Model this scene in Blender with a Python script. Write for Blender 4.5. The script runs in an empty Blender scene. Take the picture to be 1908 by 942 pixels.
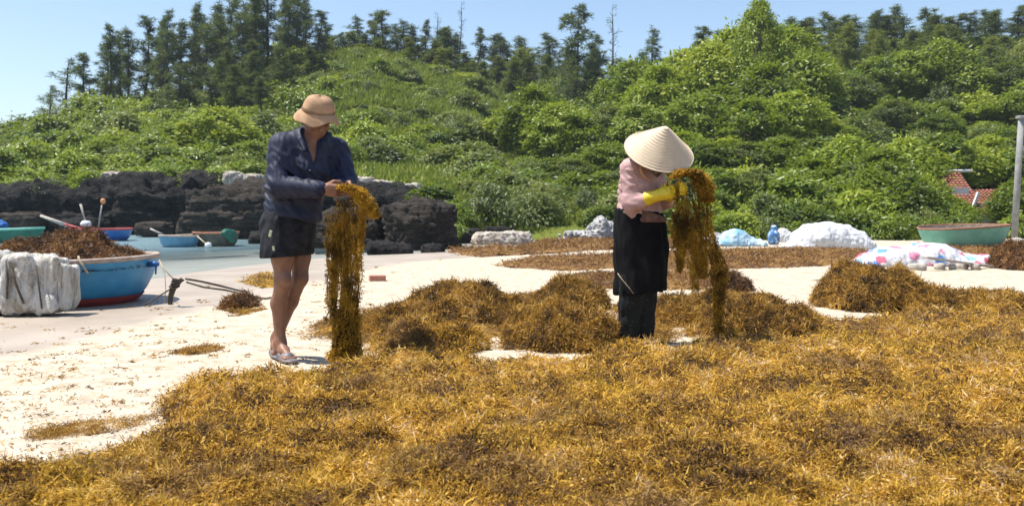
import bpy, math, random
import numpy as np
from mathutils import Vector

random.seed(7)
RNG = np.random.default_rng(11)
scene = bpy.context.scene
COL = scene.collection

# ------------------------------------------------------------------ camera, sky, sun, exposure
FPX, HOR, CAMZ = 1700.0, 396.0, 0.92          # focal length and horizon row in photo pixels, eye height in metres
cam_d = bpy.data.cameras.new('camera')
cam_d.sensor_width = 36.0
cam_d.lens = FPX / 1908.0 * 36.0
cam_d.shift_y = -(471.0 - HOR) / 1908.0
cam_d.clip_start, cam_d.clip_end = 0.05, 6000.0
cam_d.dof.use_dof = True
cam_d.dof.focus_distance = 6.2
cam_d.dof.aperture_fstop = 5.0
cam = bpy.data.objects.new('camera', cam_d)
cam.location = (0, 0, CAMZ)
cam.rotation_euler = (math.radians(90), 0, 0)
COL.objects.link(cam)
scene.camera = cam

TO_SUN = Vector((-0.44, 0.02, 1.0)).normalized()
SUN_EL = math.asin(TO_SUN.z)
SUN_ROT = math.atan2(TO_SUN.x, TO_SUN.y)
world = bpy.data.worlds.new('World')
scene.world = world
world.use_nodes = True
wn = world.node_tree
bg = wn.nodes['Background']
sky = wn.nodes.new('ShaderNodeTexSky')
sky.sky_type = 'NISHITA'
sky.sun_disc = False
sky.sun_elevation = SUN_EL
sky.sun_rotation = SUN_ROT
sky.altitude = 0
sky.air_density = 1.0
sky.dust_density = 1.0
sky.ozone_density = 1.6
wn.links.new(sky.outputs[0], bg.inputs[0])
bg.inputs[1].default_value = 0.12
sun_d = bpy.data.lights.new('sun', 'SUN')
sun_d.energy = 5.0
sun_d.angle = math.radians(0.53)
sun_d.color = (1.0, 0.95, 0.87)
sun = bpy.data.objects.new('sun', sun_d)
sun.rotation_euler = TO_SUN.to_track_quat('Z', 'Y').to_euler()
sun.location = (0, 0, 60)
COL.objects.link(sun)
vs = scene.view_settings
vs.view_transform = 'Standard'
vs.look = 'None'
vs.exposure = 0.68
vs.gamma = 1.0
vs.use_curve_mapping = False
scene.cycles.max_bounces = 6
scene.cycles.diffuse_bounces = 3
scene.cycles.glossy_bounces = 2
scene.cycles.transmission_bounces = 3
scene.cycles.transparent_max_bounces = 6

# ------------------------------------------------------------------ numpy helpers
def P(px, py, D):
    return np.array([(px - 954.0) / FPX * D, D, CAMZ + (HOR - py) / FPX * D])

def G(px, py, z=0.0):
    D = (CAMZ - z) * FPX / (py - HOR)
    return np.array([(px - 954.0) / FPX * D, D])

def _hash(ix, iy, iz, s):
    n = (ix * 374761393 + iy * 668265263 + iz * 1103515245 + s * 974711) & 0xFFFFFFFF
    n = ((n ^ (n >> 13)) * 1274126177) & 0xFFFFFFFF
    n = ((n ^ (n >> 15)) * 739982445) & 0xFFFFFFFF
    return ((n ^ (n >> 16)) & 0xFFFF) / 65535.0

def vnoise(p, seed=0):
    p = np.asarray(p, dtype=np.float64)
    i = np.floor(p).astype(np.int64)
    f = p - i
    u = f * f * (3 - 2 * f)
    r = 0.0
    for dx in (0, 1):
        wx = u[..., 0] if dx else 1 - u[..., 0]
        for dy in (0, 1):
            wy = u[..., 1] if dy else 1 - u[..., 1]
            for dz in (0, 1):
                wz = u[..., 2] if dz else 1 - u[..., 2]
                r = r + wx * wy * wz * _hash(i[..., 0] + dx, i[..., 1] + dy, i[..., 2] + dz, seed)
    return r * 2 - 1

def fbm(p, octv=3, seed=0):
    p = np.asarray(p, dtype=np.float64)
    a, s, r = 1.0, 0.0, 0.0
    for o in range(octv):
        r = r + a * vnoise(p * (2.03 ** o) + 17.3 * o, seed + o)
        s += a
        a *= 0.5
    return r / s

def fbm2(x, y, octv=3, seed=0):
    return fbm(np.stack([x, y, np.full_like(x, 0.37)], -1), octv, seed)

def sstep(a, b, x):
    t = np.clip((x - a) / (b - a), 0, 1)
    return t * t * (3 - 2 * t)

def norm(v):
    return v / np.maximum(np.linalg.norm(v, axis=-1, keepdims=True), 1e-9)

def poly_sd(x, y, poly):
    """signed distance to a closed polygon, positive inside"""
    poly = np.asarray(poly, float)
    d = np.full(x.shape, 1e9)
    ins = np.zeros(x.shape, bool)
    n = len(poly)
    for k in range(n):
        ax, ay = poly[k]
        bx, by = poly[(k + 1) % n]
        ex, ey = bx - ax, by - ay
        t = np.clip(((x - ax) * ex + (y - ay) * ey) / (ex * ex + ey * ey + 1e-12), 0, 1)
        d = np.minimum(d, np.hypot(x - ax - t * ex, y - ay - t * ey))
        c = (ay > y) != (by > y)
        xi = (bx - ax) * (y - ay) / (by - ay + 1e-12) + ax
        ins ^= c & (x < xi)
    return np.where(ins, d, -d)

# ------------------------------------------------------------------ mesh helpers
def mesh_np(name, V, faces, mats, smooth=False, attrs=None, midx=None):
    if not isinstance(mats, (list, tuple)):
        mats = [mats]
    faces = [np.asarray(f, dtype=np.int32) for f in faces if len(f)]
    me = bpy.data.meshes.new(name)
    V = np.asarray(V, dtype=np.float32)
    me.vertices.add(len(V))
    me.vertices.foreach_set('co', V.ravel())
    loops = np.concatenate([f.ravel() for f in faces])
    sizes = np.concatenate([np.full(len(f), f.shape[1], np.int32) for f in faces])
    starts = np.concatenate([[0], np.cumsum(sizes)[:-1]]).astype(np.int32)
    me.loops.add(len(loops))
    me.loops.foreach_set('vertex_index', loops.astype(np.int32))
    me.polygons.add(len(sizes))
    me.polygons.foreach_set('loop_start', starts)
    if midx is not None:
        me.polygons.foreach_set('material_index', np.asarray(midx, np.int32))
    me.polygons.foreach_set('use_smooth', np.full(len(sizes), smooth, dtype=bool))
    me.update(calc_edges=True)
    if attrs:
        for k, a in attrs.items():
            at = me.attributes.new(k, 'FLOAT', 'POINT')
            at.data.foreach_set('value', np.asarray(a, np.float32))
    for m in mats:
        me.materials.append(m)
    return me

def link(name, me, parent=None, loc=(0, 0, 0), rot=(0, 0, 0), scale=(1, 1, 1)):
    o = bpy.data.objects.new(name, me)
    o.location, o.rotation_euler, o.scale = loc, rot, scale
    if parent:
        o.parent = parent
    COL.objects.link(o)
    return o

def tag(o, label=None, cat=None, group=None, kind=None):
    if label: o['label'] = label
    if cat: o['category'] = cat
    if group: o['group'] = group
    if kind: o['kind'] = kind
    return o

def thing(name, label, cat, loc=(0, 0, 0), rotz=0.0, group=None):
    o = bpy.data.objects.new(name, None)
    o.empty_display_size = 0.1
    o.location = loc
    o.rotation_euler = (0, 0, rotz)
    COL.objects.link(o)
    return tag(o, label, cat, group)

class MB:
    """collects shapes, builds one mesh"""
    def __init__(s):
        s.V, s.Q, s.T, s.n = [], [], [], 0
    def add(s, V, Q=None, T=None):
        V = np.asarray(V, float)
        if Q is not None and len(Q): s.Q.append(np.asarray(Q) + s.n)
        if T is not None and len(T): s.T.append(np.asarray(T) + s.n)
        s.V.append(V); s.n += len(V)
        return s
    def tube(s, path, radii, seg=8, caps=True):
        path = np.asarray(path, float); n = len(path)
        radii = np.broadcast_to(np.asarray(radii, float), (n,))
        tg = norm(np.gradient(path, axis=0))
        ref = np.array([0.13, 0.97, 0.21])
        if abs(np.dot(tg.mean(0), ref)) > 0.85 * np.linalg.norm(tg.mean(0)): ref = np.array([0.9, 0.1, 0.3])
        a = norm(np.cross(tg, ref)); b = np.cross(tg, a)
        th = np.linspace(0, 2 * np.pi, seg, endpoint=False)
        V = path[:, None] + radii[:, None, None] * (np.cos(th)[None, :, None] * a[:, None] + np.sin(th)[None, :, None] * b[:, None])
        i = np.arange(n - 1)[:, None] * seg; j = np.arange(seg)[None]; k = (j + 1) % seg
        Q = np.stack([i + j, i + k, i + seg + k, i + seg + j], -1).reshape(-1, 4)
        V = V.reshape(-1, 3); T = []
        if caps:
            c0, c1 = len(V), len(V) + 1
            V = np.concatenate([V, path[:1], path[-1:]])
            jj = np.arange(seg); kk = (jj + 1) % seg
            T = np.concatenate([np.stack([kk, jj, np.full(seg, c0)], -1), np.stack([(n - 1) * seg + jj, (n - 1) * seg + kk, np.full(seg, c1)], -1)])
        return s.add(V, Q, T)
    def lathe(s, prof, seg=48, c=(0, 0, 0), closed=False, wob=None):
        prof = np.asarray(prof, float); n = len(prof)
        th = np.linspace(0, 2 * np.pi, seg, endpoint=False)
        r = prof[:, 0][:, None] * np.ones(seg)
        z = prof[:, 1][:, None] * np.ones(seg)
        if wob is not None: r, z = wob(r, z, th[None])
        V = np.stack([r * np.cos(th), r * np.sin(th), z], -1).reshape(-1, 3) + np.asarray(c)
        m = n if closed else n - 1
        i = np.arange(m)[:, None]; j = np.arange(seg)[None]; k = (j + 1) % seg; i2 = (i + 1) % n
        Q = np.stack([i * seg + j, i * seg + k, i2 * seg + k, i2 * seg + j], -1).reshape(-1, 4)
        return s.add(V, Q)
    def box(s, c, size, R=None, bev=0.0):
        hx, hy, hz = np.asarray(size, float) / 2
        b = min(bev, hx * .9, hy * .9, hz * .9)
        if b <= 0:
            V = np.array([[x, y, z] for x in (-hx, hx) for y in (-hy, hy) for z in (-hz, hz)])
            Q = [[0, 1, 3, 2], [4, 6, 7, 5], [0, 4, 5, 1], [2, 3, 7, 6], [0, 2, 6, 4], [1, 5, 7, 3]]
            T = None
        else:
            rings = []
            for z, i in ((-hz, b), (-hz + b, 0), (hz - b, 0), (hz, b)):
                x, y = hx - i, hy - i
                rings.append([[x - b, -y, z], [x, -y + b, z], [x, y - b, z], [x - b, y, z], [-x + b, y, z], [-x, y - b, z], [-x, -y + b, z], [-x + b, -y, z]])
            V = np.array(rings).reshape(-1, 3); Q = []
            for r in range(3):
                for j in range(8):
                    k = (j + 1) % 8
                    Q.append([r * 8 + j, r * 8 + k, r * 8 + 8 + k, r * 8 + 8 + j])
            Q += [[24, 25, 26, 27], [24, 27, 28, 31], [28, 29, 30, 31], [0, 3, 2, 1], [0, 7, 4, 3], [4, 7, 6, 5]]
            T = None
        if R is not None: V = V @ np.asarray(R).T
        return s.add(V + np.asarray(c, float), Q, T)
    def mesh(s, name, mat, smooth=False):
        fs = []
        if s.Q: fs.append(np.concatenate(s.Q))
        if s.T: fs.append(np.concatenate(s.T))
        return mesh_np(name, np.concatenate(s.V), fs, mat, smooth)
    def build(s, name, mat, parent=None, smooth=False, **kw):
        return link(name, s.mesh(name, mat, smooth), parent, **kw)

def rotz(a):
    c, s = math.cos(a), math.sin(a)
    return np.array([[c, -s, 0], [s, c, 0], [0, 0, 1]])

def rotx(a):
    c, s = math.cos(a), math.sin(a)
    return np.array([[1, 0, 0], [0, c, -s], [0, s, c]])

def roty(a):
    c, s = math.cos(a), math.sin(a)
    return np.array([[c, 0, s], [0, 1, 0], [-s, 0, c]])

def frame_from(z, xhint=(1, 0, 0)):
    z = np.asarray(z, float); z = z / np.linalg.norm(z)
    x = np.asarray(xhint, float); x = x - z * np.dot(x, z); x /= np.linalg.norm(x)
    return np.stack([x, np.cross(z, x), z], 1)

def ribbons(R, T, L, W, curl, droop, rng, seg=3, taper=(1, 1, .8, .25)):
    """N curved blades: returns V, Q, per-vertex random"""
    N = len(R)
    d = norm(T)
    bend = rng.normal(size=(N, 3)) * curl
    bend[:, 2] -= droop
    side0 = rng.normal(size=(N, 3))
    P_ = R.copy()
    V = np.zeros((N, seg + 1, 2, 3))
    for k in range(seg + 1):
        side = norm(np.cross(d, side0))
        w = (np.asarray(W) * taper[min(k, len(taper) - 1)] * .5)[:, None]
        V[:, k, 0] = P_ - side * w
        V[:, k, 1] = P_ + side * w
        P_ = P_ + d * (np.asarray(L) / seg)[:, None]
        d = norm(d + bend + rng.normal(size=(N, 3)) * curl * .5)
    base = (np.arange(N) * (seg + 1) * 2)[:, None]
    k = np.arange(seg)[None] * 2
    Q = np.stack([base + k, base + k + 1, base + k + 3, base + k + 2], -1).reshape(-1, 4)
    rnd = np.repeat(rng.random(N), (seg + 1) * 2)
    return V.reshape(-1, 3), Q, rnd

def leaves(C, Nn, Dd, L, W, rng, fold=.25):
    """diamond leaves: returns V, Q, per-vertex random"""
    N = len(C)
    Dd = norm(Dd - Nn * np.sum(Dd * Nn, -1, keepdims=True))
    S = np.cross(Nn, Dd)
    L = np.asarray(L)[:, None]; W = np.asarray(W)[:, None]
    V = np.stack([C, C + Dd * L * .45 + S * W * .5 - Nn * W * fold, C + Dd * L - Nn * L * .12, C + Dd * L * .45 - S * W * .5 - Nn * W * fold], 1)
    Q = (np.arange(N) * 4)[:, None] + np.arange(4)[None]
    return V.reshape(-1, 3), Q, np.repeat(rng.random(N), 4)

# ------------------------------------------------------------------ signed-distance sculpting (surface nets)
class Sdf:
    def __init__(s, lo, hi, h):
        s.lo = np.asarray(lo, float); s.h = h
        s.n = np.ceil((np.asarray(hi) - s.lo) / h).astype(int) + 1
        s.F = np.full(s.n, 1.0)
    def _blk(s, lo, hi):
        a = np.clip(np.floor((np.asarray(lo) - s.lo) / s.h).astype(int), 0, s.n)
        b = np.clip(np.ceil((np.asarray(hi) - s.lo) / s.h).astype(int) + 1, 0, s.n)
        sl = tuple(slice(i, j) for i, j in zip(a, b))
        ax = [s.lo[k] + s.h * np.arange(a[k], b[k]) for k in range(3)]
        return sl, np.stack(np.meshgrid(*ax, indexing='ij'), -1)
    def put(s, fn, lo, hi, k=.02, op='add'):
        m = k + 3 * s.h
        sl, p = s._blk(np.asarray(lo) - m, np.asarray(hi) + m)
        if p.size == 0: return s
        d = fn(p); f = s.F[sl]
        if op == 'add':
            hh = np.maximum(k - np.abs(f - d), 0) / k
            s.F[sl] = np.minimum(f, d) - hh * hh * k * .25
        else:
            hh = np.maximum(k - np.abs(f + d), 0) / k
            s.F[sl] = np.maximum(f, -d) + hh * hh * k * .25
        return s
    def cone(s, a, b, ra, rb, k=.02, op='add', flat=None):
        """tapered capsule; flat=(axis vector, factor) squashes it along that axis"""
        a = np.asarray(a, float); b = np.asarray(b, float); r = max(ra, rb)
        ab = b - a; L2 = max(ab @ ab, 1e-9)
        def fn(p):
            t = np.clip(((p - a) @ ab) / L2, 0, 1)
            v = p - a - t[..., None] * ab
            if flat is not None:
                ax = np.asarray(flat[0], float); ax = ax / np.linalg.norm(ax)
                v = v + ax * ((v @ ax) * (1 / flat[1] - 1))[..., None]
            return np.linalg.norm(v, axis=-1) - (ra + t * (rb - ra))
        return s.put(fn, np.minimum(a, b) - r, np.maximum(a, b) + r, k, op)
    def chain(s, pts, rs, k=.02, **kw):
        for i in range(len(pts) - 1): s.cone(pts[i], pts[i + 1], rs[i], rs[i + 1], k, **kw)
        return s
    def ell(s, c, r, R=None, k=.02, op='add'):
        c = np.asarray(c, float); r = np.asarray(r, float)
        R = np.eye(3) if R is None else np.asarray(R)
        def fn(p):
            q = (p - c) @ R
            k0 = np.linalg.norm(q / r, axis=-1); k1 = np.linalg.norm(q / (r * r), axis=-1)
            return k0 * (k0 - 1) / np.maximum(k1, 1e-6)
        return s.put(fn, c - r.max(), c + r.max(), k, op)
    def half(s, pt, n, k=.006):
        """cut away everything on the n side of the plane"""
        pt = np.asarray(pt, float); n = np.asarray(n, float); n = n / np.linalg.norm(n)
        hi = s.lo + s.h * s.n
        return s.put(lambda p: -((p - pt) @ n), s.lo, hi, k, 'sub')
    def ripple(s, fn, band=.04):
        m = np.abs(s.F) < band
        idx = np.argwhere(m)
        s.F[m] += fn(s.lo + idx * s.h)
        return s
    def mesh(s):
        F = s.F; ins = F < 0
        nx, ny, nz = F.shape
        c8 = [(i, j, k) for i in (0, 1) for j in (0, 1) for k in (0, 1)]
        cnt = sum(ins[i:nx - 1 + i, j:ny - 1 + j, k:nz - 1 + k].astype(np.int8) for i, j, k in c8)
        act = np.argwhere((cnt > 0) & (cnt < 8))
        vals = np.stack([F[act[:, 0] + i, act[:, 1] + j, act[:, 2] + k] for i, j, k in c8], 1)
        offs = np.array(c8, float)
        acc = np.zeros((len(act), 3)); num = np.zeros(len(act))
        for a in range(8):
            for b in range(a + 1, 8):
                if np.abs(offs[a] - offs[b]).sum() != 1: continue
                fa, fb = vals[:, a], vals[:, b]
                cr = (fa < 0) != (fb < 0)
                t = np.where(cr, fa / np.where(cr, fa - fb, 1), 0)
                acc += cr[:, None] * (offs[a] + t[:, None] * (offs[b] - offs[a])); num += cr
        V = s.lo + (act + acc / num[:, None]) * s.h
        idm = np.full((nx - 1, ny - 1, nz - 1), -1, np.int64)
        idm[act[:, 0], act[:, 1], act[:, 2]] = np.arange(len(act))
        Qs = []
        for ax in range(3):
            u, v = (ax + 1) % 3, (ax + 2) % 3
            sl0 = [slice(1, -1)] * 3; sl1 = [slice(1, -1)] * 3
            sl0[ax] = slice(0, -1); sl1[ax] = slice(1, None)
            A, B = ins[tuple(sl0)], ins[tuple(sl1)]
            e = np.argwhere(A != B)
            g = e.copy(); g[:, u] += 1; g[:, v] += 1
            inA = A[e[:, 0], e[:, 1], e[:, 2]]
            def cell(du, dv):
                q = g.copy(); q[:, u] -= du; q[:, v] -= dv
                return idm[q[:, 0], q[:, 1], q[:, 2]]
            q = np.stack([cell(1, 1), cell(0, 1), cell(0, 0), cell(1, 0)], 1)
            q[~inA] = q[~inA][:, ::-1]
            Qs.append(q)
        Q = np.concatenate(Qs)
        Q = Q[(Q >= 0).all(1)]
        return V, Q
    def build(s, name, mat, parent):
        V, Q = s.mesh()
        return link(name, mesh_np(name, V, [Q], mat, True), parent)

# ------------------------------------------------------------------ materials
class NT:
    def __init__(s, name):
        s.m = bpy.data.materials.new(name); s.m.use_nodes = True
        s.t = s.m.node_tree; s.b = s.t.nodes['Principled BSDF']; s.out = s.t.nodes['Material Output']
    def n(s, typ, **kw):
        nd = s.t.nodes.new('ShaderNode' + typ)
        for k, v in kw.items():
            if k.startswith('i_'):
                key = k[2:]; key = int(key) if key.isdigit() else key.replace('_', ' ')
                nd.inputs[key].default_value = v
            else: setattr(nd, k, v)
        return nd
    def l(s, a, b): s.t.links.new(a, b)
    def pos(s): return s.n('NewGeometry').outputs['Position']
    def obj(s): return s.n('TexCoord').outputs['Object']
    def noise(s, vec, scale, detail=3, rough=.55, dist=0.0):
        nd = s.n('TexNoise'); nd.inputs['Scale'].default_value = scale; nd.inputs['Detail'].default_value = detail
        nd.inputs['Roughness'].default_value = rough; nd.inputs['Distortion'].default_value = dist
        s.l(vec, nd.inputs['Vector']); return nd.outputs['Fac']
    def ramp(s, fac, stops):
        r = s.n('ValToRGB'); e = r.color_ramp.elements
        while len(e) < len(stops): e.new(.5)
        for el, (p, c) in zip(e, stops): el.position = p; el.color = (*c, 1)
        s.l(fac, r.inputs[0]); return r.outputs[0]
    def math(s, op, a, b=None, clamp=False):
        m = s.n('Math', operation=op); m.use_clamp = clamp
        for i, v in enumerate((a, b)):
            if v is None: continue
            if isinstance(v, (int, float)): m.inputs[i].default_value = v
            else: s.l(v, m.inputs[i])
        return m.outputs[0]
    def mix(s, fac, a, b, mode='MIX'):
        m = s.n('Mix', data_type='RGBA', blend_type=mode)
        for i, v in ((0, fac), (6, a), (7, b)):
            if isinstance(v, (int, float)): m.inputs[i].default_value = v
            elif isinstance(v, tuple): m.inputs[i].default_value = (*v, 1)
            else: s.l(v, m.inputs[i])
        return m.outputs[2]
    def col(s, c):
        if isinstance(c, tuple): s.b.inputs['Base Color'].default_value = (*c, 1)
        else: s.l(c, s.b.inputs['Base Color'])
        return s
    def rough(s, r, spec=.5):
        if isinstance(r, (int, float)): s.b.inputs['Roughness'].default_value = r
        else: s.l(r, s.b.inputs['Roughness'])
        s.b.inputs['Specular IOR Level'].default_value = spec
        return s
    def bump(s, h, strength=.4, dist=.01):
        b = s.n('Bump'); b.inputs['Strength'].default_value = strength; b.inputs['Distance'].default_value = dist
        s.l(h, b.inputs['Height']); s.l(b.outputs[0], s.b.inputs['Normal']); return s
    def translucent(s, colr, fac):
        t = s.n('BsdfTranslucent'); mx = s.n('MixShader'); mx.inputs[0].default_value = fac
        if isinstance(colr, tuple): t.inputs[0].default_value = (*colr, 1)
        else: s.l(colr, t.inputs[0])
        s.l(s.b.outputs[0], mx.inputs[1]); s.l(t.outputs[0], mx.inputs[2]); s.l(mx.outputs[0], s.out.inputs[0])
        return s
    def attr(s, name):
        a = s.n('Attribute'); a.attribute_name = name; return a.outputs['Fac']

def simple(name, c1, c2, scale=8, rough=.7, spec=.3, bump=0.0, bscale=40, bdist=.01, detail=4, lo=.35, hi=.65):
    m = NT(name); p = m.obj()
    m.col(m.ramp(m.noise(p, scale, detail), [(lo, c1), (hi, c2)])).rough(rough, spec)
    if bump: m.bump(m.noise(p, bscale, 4), bump, bdist)
    return m.m

def foliage(name, dark, mid, lite, transl=.32, rough=.5, spec=.3):
    m = NT(name)
    oi = m.n('ObjectInfo').outputs['Random']
    v = m.math('ADD', m.math('MULTIPLY', m.attr('rnd'), .5), m.math('MULTIPLY', oi, .5))
    c = m.ramp(v, [(.12, dark), (.5, mid), (.9, lite)])
    m.col(c).rough(rough, spec)
    m.translucent(m.mix(.5, c, (.26, .32, .02)), transl)
    return m.m

def weed(name, stops, pscale=1.1, spread=.55, transl=.3, patch=None):
    m = NT(name); p = m.pos()
    v = m.math('ADD', m.math('MULTIPLY', m.math('SUBTRACT', m.noise(p, pscale, 3, .6), .5), 1.25), m.math('MULTIPLY', m.math('SUBTRACT', m.noise(p, 11, 3, .6), .5), 1.0))
    v = m.math('ADD', m.math('ADD', v, .5), m.math('MULTIPLY', m.math('SUBTRACT', m.attr('rnd'), .5), spread * .7))
    c = m.ramp(v, stops)
    if patch:
        f = m.ramp(m.noise(p, patch[1], 3, .6), [(patch[2], (0, 0, 0)), (patch[2] + .1, (1, 1, 1))])
        c = m.mix(m.math('MULTIPLY', f, .6), c, patch[0])
        yl = m.ramp(m.noise(p, patch[1] * .62, 3, .6, .8), [(.55, (0, 0, 0)), (.66, (1, 1, 1))])
        c = m.mix(m.math('MULTIPLY', yl, m.math('ADD', .15, m.math('MULTIPLY', m.attr('rnd'), .6))), c, (.66, .44, .05))
    m.col(c).rough(.55, .22)
    m.translucent(c, transl)
    return m.m

M = {}
M['weed_gold'] = weed('seaweed_gold', [(.2, (.095, .055, .025)), (.34, (.23, .12, .034)), (.47, (.44, .245, .04)), (.61, (.62, .375, .052)), (.78, (.72, .48, .07)), (.93, (.74, .58, .40))], 2.6, .8, .4, patch=((.20, .115, .065), 2.1, .53))
M['weed_brown'] = weed('seaweed_brown', [(.2, (.07, .042, .018)), (.4, (.20, .11, .03)), (.6, (.40, .22, .04)), (.8, (.57, .345, .055)), (.93, (.60, .45, .22))], 3.2, .6, .35)
M['weed_dark'] = weed('seaweed_dark', [(.2, (.045, .026, .016)), (.45, (.13, .062, .026)), (.65, (.25, .125, .042)), (.85, (.38, .2, .06))], 4.0, .6, .25)
M['weed_held'] = weed('seaweed_held', [(.2, (.10, .058, .012)), (.4, (.28, .155, .02)), (.6, (.56, .33, .035)), (.85, (.72, .48, .07))], 6.0, .6, .5)
M['weed_dry'] = weed('seaweed_dry', [(.2, (.10, .05, .022)), (.45, (.23, .12, .04)), (.65, (.32, .18, .05)), (.85, (.42, .27, .10))], 1.3, .5, .2)
M['leaf_bright'] = foliage('leaf_bright', (.04, .075, .008), (.21, .285, .02), (.40, .44, .05), .42, .42, .4)
M['leaf_mid'] = foliage('leaf_mid', (.035, .065, .01), (.15, .22, .022), (.30, .36, .045), .4, .42, .4)
M['leaf_dull'] = foliage('leaf_dull', (.04, .06, .018), (.13, .165, .038), (.25, .27, .07), .36, .45, .4)
M['needle'] = foliage('needle', (.032, .052, .028), (.06, .09, .045), (.10, .13, .06), .32, .55, .25)
M['grassblade'] = foliage('grass_blade', (.09, .14, .02), (.19, .24, .035), (.30, .30, .07), .35)
M['bark'] = simple('bark', (.05, .04, .032), (.13, .105, .08), 6, .9, .1, .5, 20, .03)
M['bark_pale'] = simple('bark_pale', (.14, .12, .1), (.26, .22, .18), 6, .9, .1, .5, 20, .03)

# sand: dry pale coral sand with a damp band towards the water
m = NT('sand'); p = m.pos()
fine = m.noise(p, 120, 4, .7); mid = m.noise(p, 7, 4, .6)
dry = m.ramp(mid, [(.3, (.33, .27, .19)), (.5, (.46, .39, .295)), (.72, (.53, .465, .365))])
speck = m.ramp(m.noise(p, 46, 3, .7), [(.31, (.22, .17, .12)), (.4, (1, 1, 1))])
dry = m.mix(.75, dry, speck, 'MULTIPLY')
wet = m.ramp(m.noise(p, 1.2, 3), [(.3, (.31, .255, .20)), (.7, (.41, .35, .285))])
wf = m.attr('wet')
wfac = m.ramp(m.math('ADD', wf, m.math('MULTIPLY', m.math('SUBTRACT', m.noise(p, 1.6, 4, .6), .5), .5)), [(.35, (0, 0, 0)), (.62, (1, 1, 1))])
m.col(m.mix(wfac, dry, wet))
m.rough(m.math('SUBTRACT', .9, m.math('MULTIPLY', wfac, .42)), .3)
m.bump(m.math('ADD', m.math('MULTIPLY', mid, m.math('SUBTRACT', 1.0, m.math('MULTIPLY', wfac, .85))), m.math('MULTIPLY', fine, .12)), .6, .03)
M['sand'] = m.m

# sea: shallow water over sand
m = NT('sea'); p = m.pos()
mp = m.n('Mapping'); mp.inputs['Scale'].default_value = (.35, 1.0, 1.0); m.l(p, mp.inputs[0])
h = m.math('ADD', m.noise(mp.outputs[0], 3.2, 4, .6, .6), m.math('MULTIPLY', m.noise(mp.outputs[0], .8, 2), 1.2))
m.b.inputs['Base Color'].default_value = (.30, .45, .50, 1)
m.b.inputs['IOR'].default_value = 1.33
m.rough(.12, .5).bump(h, .55, .12)
tr = m.n('BsdfTransparent'); tr.inputs[0].default_value = (.84, .92, .95, 1)
mx = m.n('MixShader')
dep = m.ramp(m.attr('deep'), [(.0, (.05, .05, .05)), (1, (.92, .92, .92))])
m.l(dep, mx.inputs[0]); m.l(tr.outputs[0], mx.inputs[1]); m.l(m.b.outputs[0], mx.inputs[2]); m.l(mx.outputs[0], m.out.inputs[0])
M['sea'] = m.m

# hill soil under the vegetation
m = NT('hill_ground'); p = m.pos()
g1 = m.ramp(m.noise(p, .22, 5, .65), [(.3, (.09, .13, .018)), (.5, (.18, .22, .03)), (.7, (.27, .27, .06))])
m.col(m.mix(m.math('MULTIPLY', m.noise(p, 2.5, 4, .7), .6), g1, (.05, .06, .02))).rough(.95, .1).bump(m.noise(p, 3, 5, .7), 1.0, .3)
M['hill'] = m.m

m = NT('rock_dark'); p = m.pos()
mp = m.n('Mapping'); mp.inputs['Scale'].default_value = (1, 1, 3.2); m.l(p, mp.inputs[0])
n1 = m.noise(mp.outputs[0], 1.1, 6, .65, .4); n2 = m.noise(p, 7, 5, .7)
c = m.ramp(m.math('ADD', m.math('MULTIPLY', n1, .65), m.math('MULTIPLY', n2, .35)), [(.36, (.008, .008, .009)), (.5, (.024, .022, .021)), (.6, (.06, .053, .047)), (.74, (.14, .125, .105))])
m.col(c).rough(.85, .25).bump(m.math('ADD', n1, n2), 1.0, .4)
M['rock'] = m.m
m = NT('rock_brown'); p = m.pos()
mp = m.n('Mapping'); mp.inputs['Scale'].default_value = (.6, .6, 5); m.l(p, mp.inputs[0])
n1 = m.noise(mp.outputs[0], 2.0, 6, .65, .3); n2 = m.noise(p, 9, 5, .7)
c = m.ramp(m.math('ADD', m.math('MULTIPLY', n1, .6), m.math('MULTIPLY', n2, .4)), [(.34, (.017, .015, .013)), (.47, (.052, .043, .035)), (.6, (.11, .09, .072)), (.75, (.21, .18, .145))])
m.col(c).rough(.88, .25).bump(m.math('ADD', n1, n2), 1.0, .3)
M['rock_brown'] = m.m
M['rock_pale'] = simple('rock_pale', (.22, .19, .16), (.48, .43, .37), 3, .9, .2, .8, 12, .05)
M['stone'] = simple('stone', (.3, .27, .23), (.5, .46, .4), 9, .85, .2, .5, 60, .01)

M['skin'] = simple('skin', (.19, .088, .05), (.26, .13, .08), 14, .5, .4, .15, 120, .003)
M['hair'] = simple('hair', (.012, .01, .009), (.03, .024, .02), 60, .5, .4)
M['shirt'] = simple('navy_shirt', (.010, .013, .032), (.019, .024, .052), 22, .62, .3, .3, 260, .002)
M['shorts'] = simple('black_shorts', (.004, .005, .009), (.03, .031, .036), 16, .75, .2, .2, 200, .002)
M['patch'] = simple('pale_print', (.45, .48, .25), (.6, .6, .45), 30, .6, .3)
M['felt'] = simple('tan_felt', (.36, .225, .135), (.46, .30, .19), 18, .95, .1, .4, 240, .003)
M['band'] = simple('hat_band', (.2, .12, .07), (.26, .16, .1), 30, .9, .1)
M['sandal'] = simple('grey_sandal', (.11, .095, .10), (.19, .165, .17), 20, .5, .4)
M['pink'] = simple('pink_shirt', (.40, .245, .235), (.52, .34, .325), 14, .8, .2, .3, 260, .002)
M['black_cloth'] = simple('black_cloth', (.003, .003, .0035), (.008, .008, .009), 12, .85, .12, .3, 200, .003)
M['grey_cloth'] = simple('grey_cloth', (.08, .08, .085), (.15, .15, .155), 16, .8, .2, .3, 200, .003)
m = NT('patterned_trousers'); p = m.obj()
m.col(m.mix(m.ramp(m.noise(p, 60, 3, .7), [(.6, (0, 0, 0)), (.7, (1, 1, 1))]), (.010, .011, .011), (.09, .095, .09))).rough(.75, .2)
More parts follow.
